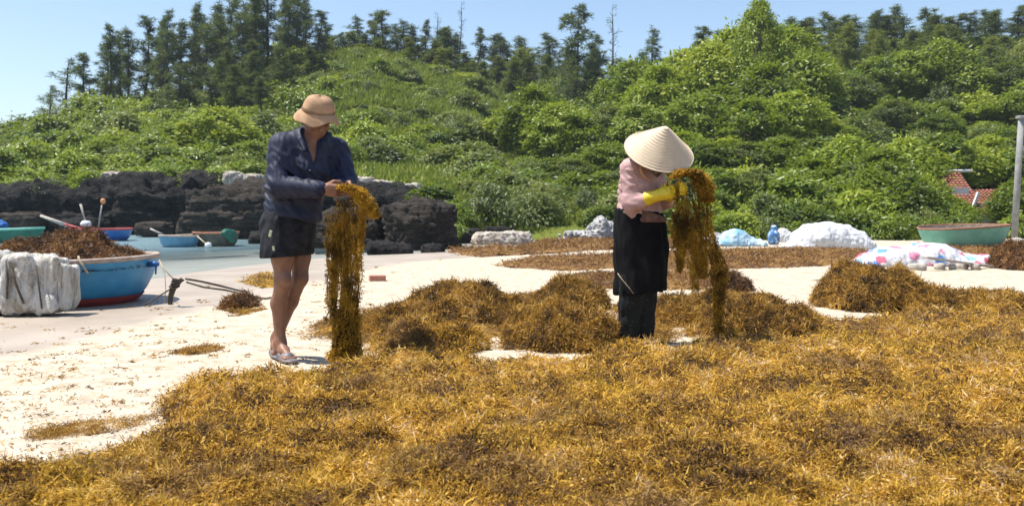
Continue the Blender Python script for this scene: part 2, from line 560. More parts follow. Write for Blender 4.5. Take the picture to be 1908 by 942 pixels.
M['trousers'] = m.m
m = NT('scarf'); p = m.obj()
m.col(m.ramp(m.noise(p, 42, 2), [(.4, (.07, .055, .05)), (.52, (.16, .12, .10)), (.62, (.32, .30, .29))])).rough(.85, .2)
M['scarf'] = m.m
M['scarf_tie'] = simple('orange_tie', (.42, .2, .1), (.5, .26, .15), 20, .8, .2)
M['brown_cloth'] = simple('brown_cloth', (.12, .065, .05), (.2, .11, .08), 24, .85, .2)
M['glove'] = simple('yellow_glove', (.62, .44, .01), (.72, .54, .03), 20, .35, .5)
m = NT('palm_leaf_hat'); p = m.obj()
wv = m.n('TexWave', wave_type='RINGS', rings_direction='Z'); wv.inputs['Scale'].default_value = 14; wv.inputs['Distortion'].default_value = 1.5; wv.inputs['Detail'].default_value = 3
m.l(p, wv.inputs[0])
m.col(m.mix(m.math('MULTIPLY', m.noise(p, 26, 5, .7), .8), (.66, .55, .41), (.46, .36, .25))).rough(.7, .25).bump(m.noise(p, 90, 3), .2, .003)
M['straw'] = m.m
M['straw_hoop'] = simple('hat_hoop', (.46, .37, .26), (.60, .49, .36), 30, .8, .2)

M['boat_blue'] = simple('blue_paint', (.025, .20, .40), (.045, .27, .48), 5, .45, .4, .15, 30, .004)
M['boat_deepblue'] = simple('deep_blue_paint', (.012, .09, .30), (.02, .13, .38), 5, .5, .4)
M['boat_lightblue'] = simple('light_blue_paint', (.09, .22, .33), (.14, .29, .41), 6, .6, .3)
M['boat_aqua'] = simple('aqua_paint', (.15, .40, .31), (.21, .48, .38), 4, .6, .3, .2, 20, .004)
M['boat_green'] = simple('green_paint', (.02, .11, .075), (.04, .16, .11), 5, .6, .3)
M['boat_grey'] = simple('weathered_tar', (.09, .085, .07), (.15, .14, .115), 6, .8, .2)
M['red'] = simple('red_paint', (.26, .035, .035), (.36, .06, .055), 8, .6, .3)
M['rim_wood'] = simple('weathered_rim', (.32, .24, .19), (.46, .38, .32), 14, .8, .2)
M['rim_brown'] = simple('brown_rim', (.22, .10, .06), (.32, .17, .11), 10, .8, .2)
M['inside'] = simple('boat_inside', (.12, .10, .085), (.2, .17, .14), 8, .85, .2)
m = NT('dirty_foam'); p = m.pos()
mp = m.n('Mapping'); mp.inputs['Scale'].default_value = (5, 5, 1.1); m.l(p, mp.inputs[0])
stain = m.noise(mp.outputs[0], 2.2, 6, .7, .5)
c = m.ramp(stain, [(.33, (.20, .17, .12)), (.44, (.46, .43, .37)), (.56, (.64, .62, .58)), (.7, (.70, .68, .65))])
c = m.mix(m.ramp(m.noise(p, 9, 5, .75), [(.36, (1, 1, 1)), (.47, (0, 0, 0))]), c, (.34, .30, .23))
m.col(c).rough(.8, .3).bump(m.math('ADD', m.noise(p, 13, 5, .7), m.math('MULTIPLY', stain, .8)), .9, .05)
M['foam'] = m.m
M['rope'] = simple('rope', (.055, .045, .038), (.13, .105, .085), 40, .9, .2)
M['rope_pale'] = simple('pale_rope', (.34, .27, .18), (.46, .38, .27), 40, .9, .2)
M['wood_grey'] = simple('grey_wood', (.28, .25, .22), (.44, .40, .36), 9, .85, .2, .4, 40, .01)
M['wood_dark'] = simple('dark_wood', (.05, .038, .03), (.11, .085, .065), 9, .9, .2, .6, 30, .02)
M['white_cloth'] = simple('white_tarp', (.48, .49, .51), (.62, .63, .64), 4, .75, .3, .5, 9, .04)
M['blue_cloth'] = simple('pale_blue_tarp', (.16, .34, .48), (.44, .54, .60), 3, .6, .3, .4, 9, .03)
M['grey_tarp'] = simple('grey_tarp', (.20, .20, .20), (.44, .44, .43), 5, .7, .3, .5, 9, .03)
m = NT('patched_sheet'); p = m.obj()
vo = m.n('TexVoronoi'); vo.inputs['Scale'].default_value = 4.2; m.l(p, vo.inputs['Vector'])
sep = m.n('SeparateColor'); m.l(vo.outputs['Color'], sep.inputs[0])
spot = m.ramp(m.math('ADD', vo.outputs['Distance'], m.math('MULTIPLY', m.math('SUBTRACT', m.noise(p, 18, 2), .5), .5)), [(.42, (1, 1, 1)), (.50, (0, 0, 0))])
pick = m.n('ValToRGB'); pick.color_ramp.interpolation = 'CONSTANT'
e = pick.color_ramp.elements; e.new(.5); e.new(.75)
for el, ps, cc in zip(e, (0, .3, .55, .8), ((.50, .10, .16), (.10, .26, .58), (.55, .2, .3), (.22, .42, .66))): el.position = ps; el.color = (*cc, 1)
m.l(sep.outputs[0], pick.inputs[0])
m.col(m.mix(spot, (.56, .55, .57), pick.outputs[0])).rough(.7, .3).bump(m.noise(p, 8, 4), .5, .04)
M['patched'] = m.m
m = NT('blue_sack'); p = m.obj()
m.col(m.ramp(m.noise(p, 9, 2), [(.4, (.04, .12, .30)), (.55, (.10, .24, .44)), (.62, (.5, .56, .6))])).rough(.6, .3)
M['blue_sack'] = m.m
M['plaster'] = simple('white_plaster', (.56, .54, .51), (.68, .66, .63), 2, .9, .1, .2, 20, .01)
M['tile'] = simple('red_roof_tile', (.17, .06, .04), (.27, .12, .08), 4, .8, .2)
M['concrete'] = simple('concrete', (.20, .20, .20), (.30, .30, .29), 5, .9, .1, .3, 30, .01)
M['orange'] = simple('orange_plastic', (.55, .2, .08), (.62, .26, .12), 5, .6, .3)
M['brick'] = simple('brick_red', (.36, .15, .11), (.46, .22, .16), 9, .9, .1)
M['white_paint'] = simple('white_paint', (.66, .66, .65), (.76, .76, .75), 8, .6, .3)
M['glass'] = simple('window_glass', (.03, .035, .04), (.06, .065, .07), 3, .15, .5)

# ------------------------------------------------------------------ beach, sea, hill
SHORE = np.array([(-7.8, -6), (-7.0, 5), (-6.3, 10.5), (-5.9, 15), (-5.2, 18.6), (-4.3, 20.6), (-2.8, 22.3), (-2.0, 26.5), (-2.0, 70)])
SEAZ = -0.05
def shore_sd(x, y):
    """distance from the waterline, positive on land"""
    d = np.full(x.shape, 1e9)
    for a, b in zip(SHORE[:-1], SHORE[1:]):
        e = b - a
        t = np.clip(((x - a[0]) * e[0] + (y - a[1]) * e[1]) / (e @ e), 0, 1)
        d = np.minimum(d, np.hypot(x - a[0] - t * e[0], y - a[1] - t * e[1]))
    xs = np.interp(y, SHORE[:, 1], SHORE[:, 0])
    return np.where(x > xs, d, -d)

def sand_z(x, y):
    x = np.asarray(x, float); y = np.asarray(y, float)
    s = shore_sd(x, y)
    z = np.where(s < 1.2, (s - 1.2) * .045, 0.0)
    z = np.maximum(z, -1.6)
    dryness = sstep(2.6, 4.2, s + .6 * fbm2(x * .5, y * .5, 2, 5))
    z = z + dryness * (.024 * fbm2(x * 1.7, y * 1.7, 3, 3) + .022 * fbm2(x * 5.5, y * 4, 3, 9))
    z = z - .03 * sstep(4.4, 3.2, s)                            # low step where the dry sand begins
    return z

def wgrid(lo, hi, c, n, power=2.2):
    t = np.linspace(-1, 1, n)
    w = np.sign(t) * np.abs(t) ** power
    return np.where(w < 0, c + w * (c - lo), c + w * (hi - c))

gx = np.unique(np.concatenate([wgrid(-900, 900, 0, 90, 4), np.linspace(-9, 9, 190)]))
gy = np.unique(np.concatenate([np.linspace(-40, 2, 12), np.linspace(2, 14, 150), np.linspace(14, 45, 70), np.linspace(50, 1200, 24)]))
X, Y = np.meshgrid(gx, gy, indexing='ij')
Z = sand_z(X, Y)
far = (np.abs(X) > 60) | (Y > 60)
Z = np.where(far, np.minimum(Z, -.4), Z)
s_ = shore_sd(X, Y)
wetv = sstep(4.4, 2.9, s_ + .35 * fbm2(X * .6, Y * .25, 3, 21)) * .75 + sstep(1.6, .6, s_) * .25
nx, ny = X.shape
def gridq(nx, ny):
    i = np.arange(nx - 1)[:, None]; j = np.arange(ny - 1)[None]
    return np.stack([i * ny + j, (i + 1) * ny + j, (i + 1) * ny + j + 1, i * ny + j + 1], -1).reshape(-1, 4)
me = mesh_np('ground', np.stack([X, Y, Z], -1).reshape(-1, 3), [gridq(nx, ny)], M['sand'], True, {'wet': wetv.ravel()})
tag(link('ground', me), 'pale coral sand beach, damp towards the water', kind='structure')

sx = np.unique(np.concatenate([np.linspace(-1500, -30, 12), np.linspace(-30, 3, 130), np.linspace(3, 60, 6)]))
sy = np.unique(np.concatenate([np.linspace(-60, 4, 8), np.linspace(4, 48, 170), np.linspace(48, 2500, 16)]))
X, Y = np.meshgrid(sx, sy, indexing='ij')
dep = np.clip(SEAZ - sand_z(X, Y), 0, 2)
me = mesh_np('sea', np.stack([X, Y, np.full_like(X, SEAZ)], -1).reshape(-1, 3), [gridq(*X.shape)], M['sea'], True, {'deep': sstep(0.0, .55, dep).ravel()})
tag(link('sea', me), 'shallow pale blue water of the cove', kind='structure')

def _zz(py, D): return CAMZ + (HOR - py) / FPX * D
HILL = {  # bearing (photo column of that bearing) : list of (distance, height)
    -500: [(42, -2), (45, 1.4), (60, 3.0), (85, 4.0), (140, 3.0), (260, -2)],
    0:    [(43, -2), (46.5, 1.6), (48, _zz(338, 46)), (60, _zz(305, 60)), (85, _zz(262, 85)), (120, 5), (260, -2)],
    200:  [(43, -2), (46.5, 1.9), (48, _zz(330, 46)), (60, _zz(272, 60)), (85, _zz(218, 85)), (120, 8), (260, -2)],
    400:  [(43, -2), (46, 2.0), (47.5, _zz(326, 45)), (60, _zz(268, 60)), (85, _zz(196, 85)), (120, 10.5), (260, 0)],
    560:  [(40, -2), (43, 1.4), (45, _zz(330, 43)), (58, _zz(276, 58)), (78, _zz(170, 78)), (98, _zz(104, 98)), (130, 15), (260, 2)],
    680:  [(36, -2), (39, 1.0), (41, _zz(338, 40)), (54, _zz(285, 54)), (75, _zz(165, 75)), (96, _zz(98, 96)), (130, 15), (260, 2)],
    820:  [(29.5, -1.5), (34, .5), (38, _zz(352, 38)), (54, _zz(296, 54)), (78, _zz(192, 78)), (102, _zz(128, 102)), (135, 14), (260, 2)],
    960:  [(28, -.8), (31, .0), (37, _zz(375, 37)), (54, _zz(306, 54)), (78, _zz(222, 78)), (104, _zz(165, 104)), (135, 12), (260, 2)],
    1120: [(28, -.8), (31, .0), (36, _zz(392, 36)), (52, _zz(318, 52)), (76, _zz(236, 76)), (100, _zz(175, 100)), (135, 12), (260, 2)],
    1400: [(28, -.8), (31, .0), (36, _zz(388, 36)), (50, _zz(312, 50)), (70, _zz(210, 70)), (92, _zz(135, 92)), (130, 15), (260, 4)],
    1700: [(28, -.8), (32, .0), (36.5, _zz(424, 36.5)), (39, _zz(416, 39)), (42, _zz(360, 42)), (50, _zz(310, 50)), (70, _zz(190, 70)), (90, _zz(108, 90)), (130, 17), (260, 4)],
    2100: [(28, -.8), (32, .0), (36.5, _zz(424, 36.5)), (39, _zz(416, 39)), (42, _zz(355, 42)), (50, _zz(300, 50)), (70, _zz(170, 70)), (90, _zz(80, 90)), (130, 19), (260, 4)],
}
_hu = np.array(sorted(HILL))
def hill_z(x, y):
    x = np.asarray(x, float); y = np.asarray(y, float)
    u = np.clip(954 + FPX * x / np.maximum(y, 5), _hu[0], _hu[-1])
    tab = np.stack([np.interp(y, [d for d, _ in HILL[k]], [z for _, z in HILL[k]]) for k in _hu])
    j = np.clip(np.searchsorted(_hu, u) - 1, 0, len(_hu) - 2)
    t = (u - _hu[j]) / (_hu[j + 1] - _hu[j]); t = t * t * (3 - 2 * t)
    jj = tuple(np.indices(u.shape))
    z = tab[(j,) + jj] * (1 - t) + tab[(j + 1,) + jj] * t
    return z + fbm2(x * .16, y * .16, 3, 31) * .6 * sstep(36, 60, y)

hy = np.concatenate([np.linspace(26, 62, 90), np.linspace(63, 140, 70), np.linspace(145, 280, 14)])
hu = np.linspace(-.95, .9, 150)
U, Y = np.meshgrid(hu, hy, indexing='ij')
X = U * Y
me = mesh_np('hill', np.stack([X, Y, hill_z(X, Y)], -1).reshape(-1, 3), [gridq(*X.shape)], M['hill'], True)
tag(link('hill', me), 'grassy headland hill rising behind the beach', kind='structure')

# ------------------------------------------------------------------ rocks
def rock_mesh(name, size, seed, mat, strata=.0, rough=.3, box=.5, n=56):
    """lumpy block: a cube-sphere blended towards a box, with ledges and noise"""
    t = np.linspace(-1, 1, n)
    V, Q, off = [], [], 0
    for ax in range(3):
        for sg in (-1, 1):
            a, b = np.meshgrid(t, t, indexing='ij')
            c = np.full_like(a, sg)
            p = np.empty(a.shape + (3,))
            p[..., ax] = c; p[..., (ax + 1) % 3] = a; p[..., (ax + 2) % 3] = b * sg
            V.append(p.reshape(-1, 3)); Q.append(gridq(n, n) + off); off += n * n
    V = np.concatenate(V); Q = np.concatenate(Q)
    sph = norm(V)
    d = V * box + sph * (1 - box)
    s = np.asarray(size, float) / 2
    p = d * s
    nn = sph / s; nn = norm(nn)
    sc = 1.0 / max(s.min(), .15)
    q = p + 31.7 * seed
    dis = fbm(q * sc * .9, 4, seed) * rough + np.abs(fbm(q * sc * 2.6, 3, seed + 7)) * rough * .5 - np.abs(fbm(q * sc * 1.5, 2, seed + 3)) * rough * .8
    dis = dis + (np.abs(fbm(q * sc * 5.5, 3, seed + 11)) - .2) * rough * .55
    p = p + nn * (dis * s.min())[:, None]
    if strata:
        lay = np.floor((p[:, 2] + .15 * fbm(q * .7, 2, seed)) / strata)
        off_ = _hash(lay.astype(np.int64), np.int64(seed), np.int64(3), 5) - .5
        p[:, :2] += nn[:, :2] * (off_ * strata * .55)[:, None]
    me = mesh_np(name, p, [Q], mat, True)
    # weld the cube seams
    import bmesh
    bm = bmesh.new(); bm.from_mesh(me); bmesh.ops.remove_doubles(bm, verts=bm.verts, dist=1e-4); bm.to_mesh(me); bm.free()
    return me

def rock(px, pyt, pyb, wpx, D, depth, seed, mat, label, rz=0.0, strata=.0, cat='rock', tilt=0.0, name='rock', box=.45, rough=.32, group=None):
    """rock whose visible face spans wpx columns and pyt..pyb rows at distance D"""
    a = P(px, pyt, D); b = P(px, pyb, D)
    hgt = a[2] - b[2]; w = wpx / FPX * D
    sink = .22 * hgt + .08
    me = rock_mesh(name, (w, depth, hgt + 2 * sink * .8), seed, M[mat], strata, rough * (1.15 if wpx > 100 else 1.0), box, 46 if wpx > 100 else 20)
    o = link(name, me, None, (a[0], D + depth * .35, (a[2] + b[2]) / 2 - sink * .45), (0, tilt, rz))
    return tag(o, label, cat, group)

rock(60, 346, 428, 330, 42, 8, 1, 'rock', 'black cliff face at the left edge of the cove', .08, .55, 'cliff', box=.6)
rock(262, 332, 432, 230, 41, 8, 2, 'rock', 'black cliff block behind the two floating coracles', -.05, .5, 'cliff', box=.6)
rock(365, 326, 400, 150, 42.5, 7, 12, 'rock', 'highest black cliff block under the grass edge', .1, .5, 'cliff', box=.55)
rock(455, 352, 446, 250, 34, 6, 3, 'rock_brown', 'brown layered rock slab left of the man in navy', .06, .32, tilt=-.05, box=.5)
rock(700, 345, 402, 230, 35, 6, 4, 'rock', 'black rock ledge under the pale boulders right of the man', -.06, .35, tilt=.07, box=.55)
rock(772, 384, 470, 150, 24.5, 3.6, 5, 'rock_brown', 'big dark layered rock at the right end of the rocks', .05, .22, box=.5)
rock(655, 395, 466, 150, 25, 3.2, 6, 'rock_brown', 'dark layered rock behind the hanging seaweed', -.1, .2, box=.5)
rock(560, 402, 462, 130, 28, 3, 14, 'rock', 'low dark rock behind the legs of the man', .1, .2)
rock(722, 455, 473, 92, 21.4, 1.2, 7, 'rock', 'flat dark rock tongue at the tip of the rocks', .15, .0, tilt=.12)
rock(805, 457, 470, 46, 22, .5, 8, 'rock', 'single small dark rock alone on the white sand', .0)
rock(492, 434, 452, 70, 28.5, 1.2, 9, 'rock', 'low dark rock at the waterline beside the grey coracle', .2)
rock(278, 416, 433, 66, 36, 1.4, 10, 'rock_brown', 'rounded brown rock in the water behind the light blue coracle', .1)
rock(348, 411, 438, 52, 35, 1.4, 11, 'rock_brown', 'rounded brown boulder behind the grey coracle', .3)
rock(150, 408, 424, 90, 39, 1.5, 15, 'rock', 'flat dark rock in the water below the left cliff', .1)
rock(30, 398, 420, 80, 40, 1.5, 16, 'rock_brown', 'low grey rock in the water at the far left', .1)
for k, (px, pt, pb, w, D, sd) in enumerate([(668, 331, 352, 60, 36.5, 21), (712, 338, 356, 46, 36.2, 22), (760, 343, 360, 56, 36.4, 23), (640, 334, 350, 30, 37.5, 24), (795, 352, 366, 34, 35.5, 28)]):
    rock(px, pt, pb, w, D, .9, sd, 'rock_pale', 'pale weathered boulder on the black ledge, %s' % ('leftmost but one', 'middle one of the five', 'second from the right', 'leftmost of the five', 'rightmost of the five')[k], .3 * k, name='boulder', cat='boulder', group='pale boulders on the ledge')
for k, (px, pt, pb, w, D, sd) in enumerate([(205, 322, 342, 44, 43.5, 25), (232, 330, 343, 30, 43.2, 26), (432, 322, 338, 40, 41.5, 27), (470, 326, 338, 34, 41, 29)]):
    rock(px, pt, pb, w, D, .9, sd, 'rock_pale', ['pale boulder perched on the left cliff edge', 'smaller pale boulder beside the perched one on the cliff', 'pale boulder at the grass edge left of the man', 'pale boulder nearest the shoulder of the man on the grass edge'][k], .4 * k, name='boulder', cat='boulder')
rock(935, 436, 458, 120, 27, 1.4, 33, 'rock_pale', 'pale pinkish sand bank at the head of the beach', .05, name='sand_bank', cat='sand bank')
rock(930, 424, 446, 60, 30, 1.2, 34, 'rock', 'dark rounded rock under the scrub behind the sand bank', .1)
rock(875, 428, 444, 44, 29, 1.0, 35, 'rock', 'small dark rock at the foot of the green bank', .3)

# ------------------------------------------------------------------ plant prototypes
def bush_mesh(name, seed, mats, R=1.0, H=1.0, ncl=46, per=70, L=.2, W=.095, clr=.25, flat=.7, under=.0, stems=9):
    rng = np.random.default_rng(seed)
    th = rng.random(ncl) * 2 * np.pi
    zc = rng.random(ncl) ** .8
    rr = np.sqrt(np.maximum(1 - (zc * .96) ** 2, 0)) * (.62 + .42 * rng.random(ncl))
    lob = 1 + .28 * np.sin(th * 2 + seed) + .16 * np.sin(th * 3 + 2.1 * seed)
    C = np.stack([rr * np.cos(th) * R * lob, rr * np.sin(th) * R * lob, (under + (1 - under) * zc * (.72 + .4 * rng.random(ncl))) * H], -1)
    ci = np.repeat(np.arange(ncl), per)
    n = len(ci)
    sz = (clr * (.6 + .8 * rng.random(ncl)))[ci]
    off = rng.normal(size=(n, 3)) * sz[:, None] * np.array([1, 1, flat]) * .62
    Pp = C[ci] + off
    Pp[:, 2] = np.maximum(Pp[:, 2], .02)
    out = norm(C[ci] - np.array([0, 0, .2 * H]))
    Nn = norm(.55 * out + np.array([0, 0, .75]) + rng.normal(size=(n, 3)) * .5)
    Dd = norm(off + .4 * out + rng.normal(size=(n, 3)) * .2)
    V, Q, r = leaves(Pp, Nn, Dd, L * (.6 + .8 * rng.random(n)), W * (.6 + .8 * rng.random(n)), rng)
    mb = MB()
    for k in range(stems):
        c = C[rng.integers(ncl)]
        mb.tube([(c[0] * .08, c[1] * .08, -.15), (c[0] * .35, c[1] * .3, c[2] * .45), tuple(c)], [.035, .022, .008], 4, False)
    SV = np.concatenate(mb.V); SQ = np.concatenate(mb.Q)
    allV = np.concatenate([V, SV])
    midx = np.concatenate([np.zeros(len(Q), int), np.ones(len(SQ), int)])
    r = r * .55 + np.repeat(rng.random(ncl)[ci] * .45, 4)
    return mesh_np(name, allV, [np.concatenate([Q, SQ + len(V)])], mats, False, {'rnd': np.concatenate([r, np.zeros(len(SV))])}, midx)

def tree_meshes(seed, leafmat, H=5.0, R=2.3, ncl=105, per=62, L=.33, W=.16, clr=.42, flat=.8, zlo=.2):
    """broad-leaved tree with layered clumps: returns trunk mesh, crown mesh"""
    rng = np.random.default_rng(seed)
    mb = MB()
    lean = rng.normal(size=2) * .25
    def tp(t): return np.array([lean[0] * t * t * H * .3, lean[1] * t * t * H * .3, t * H * .8])
    ts = np.linspace(0, 1, 7)
    mb.tube([tp(t) - (np.array([0, 0, .4]) if t == 0 else 0) for t in ts], .13 * (1 - .8 * ts) + .02, 7)
    th = np.arange(ncl) * 2.399 + rng.normal(size=ncl) * .4
    zc = rng.random(ncl)
    prof = np.sin(np.pi * np.clip(.16 + .84 * zc, 0, 1)) ** .75
    rr = R * prof * np.sqrt(.25 + .8 * rng.random(ncl))
    C = np.stack([rr * np.cos(th), rr * np.sin(th), H * (zlo + (1 - zlo) * zc)], -1)
    C[:, :2] += lean * H * .2
    for c in C[::2]:
        t0 = np.clip(c[2] / H * .75, .12, .95)
        a = tp(t0); m_ = a * .5 + c * .5 + np.array([0, 0, .12])
        mb.tube([a, m_, c], [.045, .03, .01], 4, False)
    ci = np.repeat(np.arange(ncl), per); n = len(ci)
    sz = (clr * (.6 + .8 * rng.random(ncl)))[ci]
    off = rng.normal(size=(n, 3)) * sz[:, None] * np.array([1, 1, flat]) * .6
    Pp = C[ci] + off
    out = norm((C[ci] - np.array([0, 0, H * .5])) * np.array([1, 1, .4]))
    Nn = norm(.5 * out + np.array([0, 0, .55]) + rng.normal(size=(n, 3)) * .6)
    Dd = norm(off * np.array([1, 1, .5]) + .5 * out * sz[:, None] + rng.normal(size=(n, 3)) * .1)
    V, Q, r = leaves(Pp, Nn, Dd, L * (.6 + .8 * rng.random(n)), W * (.6 + .8 * rng.random(n)), rng)
    r = r * .5 + np.repeat(rng.random(ncl)[ci] * .5, 4)
    crown = mesh_np('crown', V, [Q], leafmat, False, {'rnd': r})
    return mb.mesh('trunk', M['bark_pale'] if seed % 2 else M['bark'], True), crown

def casuarina_meshes(seed, H=10.0, spread=1.5, nb=46, tuft=16, lo=.2, L=.42, W=.040, up=.55, open_=0.0, col_pow=.6, mat='needle'):
    """slender trunk, upswept branches, and feathery tufts of needles with gaps between them"""
    rng = np.random.default_rng(seed)
    mb = MB()
    bend = rng.normal(size=2) * .45
    def tp(t): return np.stack([bend[0] * np.sin(t * 2.6), bend[1] * np.sin(t * 2.1), t * H], -1)
    ts = np.linspace(0, 1, 10)
    path = tp(ts); path[0, 2] = -.6
    mb.tube(path, .13 * (1 - ts) ** .8 + .012, 6)
    Vs, Qs, Rs, n0 = [], [], [], 0
    gap = rng.random(9)
    for k in range(nb):
        t = lo + (1 - lo) * (k + rng.random()) / nb
        a = tp(np.array(t))
        az = rng.random() * 6.283
        ln = spread * ((1.03 - t) ** col_pow) * (.3 + 1.0 * rng.random()) * (.55 + .75 * gap[int(t * 8.99)]) + .2
        if rng.random() < open_: ln *= .35
        el = up * (.4 + 1.1 * rng.random())
        d = np.array([math.cos(az) * math.cos(el), math.sin(az) * math.cos(el), math.sin(el)])
        tip = a + d * ln + np.array([0, 0, -.10 * ln * ln])
        mid_ = a + d * ln * .55
        mb.tube([a, mid_, tip], [.026, .015, .006], 3, False)
        nt = max(2, int(2 + 3.2 * ln))
        for j in range(nt):
            s = .3 + .7 * (j + rng.random() * .6) / nt
            c = a * (1 - s) ** 2 + 2 * mid_ * s * (1 - s) + tip * s * s + rng.normal(size=3) * .09 * (1 + ln)
            m_ = max(3, int(tuft * 1.25 * (.5 + rng.random())))
            dd = rng.normal(size=(m_, 3)); dd[:, 2] = dd[:, 2] * .8 + .15
            T = norm(dd) + d * .45
            V, Q, r = ribbons(c + norm(dd) * .06, T, L * (.45 + .8 * rng.random(m_)), W * (.6 + .8 * rng.random(m_)), .10, .22, rng, 2, (1, .9, .3))
            r = r * .6 + .4 * rng.random()
            Vs.append(V); Qs.append(Q + n0); Rs.append(r); n0 += len(V)
    crown = mesh_np('crown', np.concatenate(Vs), [np.concatenate(Qs)], M[mat], False, {'rnd': np.concatenate(Rs)})
    return mb.mesh('trunk', M['bark'], True), crown

def plant_tree(name, pair, label, cat, group, loc, rz, sc):
    o = bpy.data.objects.new(name, None)
    o.location = loc; o.rotation_euler = (0, 0, rz); o.scale = sc
    COL.objects.link(o)
    link('trunk', pair[0], o); link('crown', pair[1], o)
    return tag(o, label, cat, group)

CAS = [casuarina_meshes(101 + k, 10, (1.5, 1.8, 1.3, 2.0, 1.6)[k], (60, 50, 66, 56, 48)[k], 15, (.14, .28, .1, .2, .36)[k], open_=(.1, .25, .15, .2, .25)[k]) for k in range(5)]
CAS_SPARSE = casuarina_meshes(120, 10, 1.7, 30, 11, .25, open_=.3)
CAS_BIG = casuarina_meshes(131, 10, 3.4, 60, 17, .08, .40, .045, .22, .3, .75)
SNAG = casuarina_meshes(141, 10, 1.0, 22, 2, .3, open_=.3)
CAS_YOUNG = [casuarina_meshes(151 + k, 6, 1.5, 54, 15, .06, .42, .05, .7, .1, .75, 'leaf_dull') for k in range(3)]
TREE_M = [tree_meshes(311, M['leaf_bright'], 8, 3.3, 190, 62, .30, .14, .52, .5), tree_meshes(312, M['leaf_mid'], 8, 3.0, 190, 62, .30, .14, .5, .5), tree_meshes(314, M['leaf_dull'], 8, 3.1, 190, 66, .26, .12, .5, .55)]
BUSH = [bush_mesh('shrub', 201, [M['leaf_bright'], M['bark']]), bush_mesh('shrub', 202, [M['leaf_mid'], M['bark']]),
        bush_mesh('shrub', 203, [M['leaf_dull'], M['bark']], ncl=60, per=62, L=.13, W=.06), bush_mesh('shrub', 204, [M['leaf_bright'], M['bark_pale']], ncl=34, per=80, clr=.32, flat=.45, L=.2, W=.09),
        bush_mesh('shrub', 205, [M['leaf_mid'], M['bark']], ncl=40, per=84, clr=.3, flat=.5), bush_mesh('shrub', 206, [M['leaf_dull'], M['bark_pale']], ncl=50, per=60, clr=.22)]
TREE = [tree_meshes(301, M['leaf_bright']), tree_meshes(302, M['leaf_mid'], ncl=115), tree_meshes(303, M['leaf_bright'], R=2.7, flat=.5, ncl=100, per=66),
        tree_meshes(304, M['leaf_mid'], R=2.0, H=5.4), tree_meshes(305, M['leaf_dull'], R=2.2, L=.24, W=.11, per=90)]

def place(px, D): 
    x = (px - 954.0) / FPX * D
    return x, D, float(hill_z(np.array([x]), np.array([D]))[0])

def cas(px, top, D, pair, label, group=None, wid=1.0, cat='tree', name='casuarina_tree', Hn=10.0):
    x, y, z = place(px, D)
    h = (_zz(top, D) - z) / Hn
    sw = wid * (.55 * h + .45)
    o = plant_tree(name, pair, label, cat, group, (x, y, z), random.random() * 6.28, (sw * random.uniform(.85, 1.2), sw, h * random.uniform(.9, 1.06)))
    o.rotation_euler = (random.gauss(0, .045), random.gauss(0, .045), random.random() * 6.28)
    return o

ORD = 'first second third fourth fifth sixth seventh eighth ninth tenth eleventh twelfth thirteenth fourteenth fifteenth sixteenth seventeenth eighteenth nineteenth twentieth'.split()
def nth(i): return ORD[i] if i < 20 else 'twenty-' + ORD[i - 20] if i < 29 else 'thirtieth' if i == 29 else 'thirty-' + ORD[i - 30]
gL = 'casuarinas of the left skyline grove'
for i, (px, top, D) in enumerate([(165, 92, 86), (182, 66, 88), (203, 58, 84), (222, 50, 90), (240, 48, 86), (262, 26, 88), (281, 52, 84), (297, 46, 91), (312, 22, 87), (331, 48, 85),
        (348, 36, 92), (366, 30, 86), (377, 14, 90), (395, 20, 85), (410, 2, 92), (425, -12, 88), (438, 4, 84), (452, -6, 94), (470, -30, 90), (486, -10, 86), (502, -36, 92), (518, -8, 88),
        (536, -26, 95), (550, -22, 90), (566, 0, 93), (580, 18, 90), (597, 62, 95)]):
    cas(px, top, D, CAS[i % 5], 'tall dark casuarina, %s from the left in the left skyline grove' % nth(i), gL, 1.05 + .35 * random.random())
gF = 'shorter casuarinas in front of the left grove'
for i, (px, top, D) in enumerate(sorted([(330, 130, 76), (362, 112, 78), (395, 100, 76), (425, 84, 79), (448, 70, 77), (475, 92, 75), (500, 80, 79), (528, 100, 76), (552, 96, 80), (580, 90, 82), (600, 105, 84), (380, 150, 70), (440, 128, 71), (490, 140, 69), (300, 150, 78)])):
    cas(px, top, D, CAS[(i * 2 + 1) % 5], 'shorter grey-green casuarina, %s from the left before the skyline grove' % nth(i), gF, 1.05 + .3 * random.random())
cas(88, 148, 88, CAS_SPARSE, 'leftmost sparse small tree alone on the skyline', None, 1.3)
cas(122, 112, 88, CAS_SPARSE, 'sparse crooked tree second from the left on the skyline', None, 1.5)
cas(143, 172, 88, SNAG, 'thin bare sapling between the sparse trees and the grove', None, 1.0)
gC = 'casuarinas along the middle ridge'
for i, (px, top, D) in enumerate([(622, 48, 100), (640, 58, 98), (662, 34, 102), (688, 64, 100), (712, 26, 103), (732, 22, 101), (748, 44, 104), (764, 30, 102), (778, 46, 105), (797, 40, 103), (815, 52, 105), (826, 48, 106),
        (842, 52, 104), (862, 68, 107), (882, 52, 105), (905, 62, 106), (930, 64, 104), (950, 82, 107), (968, 72, 105), (985, 84, 108), (1005, 100, 106), (1022, 66, 100), (1040, 92, 98), (1100, 96, 98), (1125, 60, 100), (1110, 110, 94), (1150, 105, 98), (1185, 92, 98)]):
    cas(px, top, D, CAS[(i * 3) % 5], 'dark slim casuarina, %s from the left in the middle ridge row' % nth(i), gC, 1.25 + .55 * random.random())
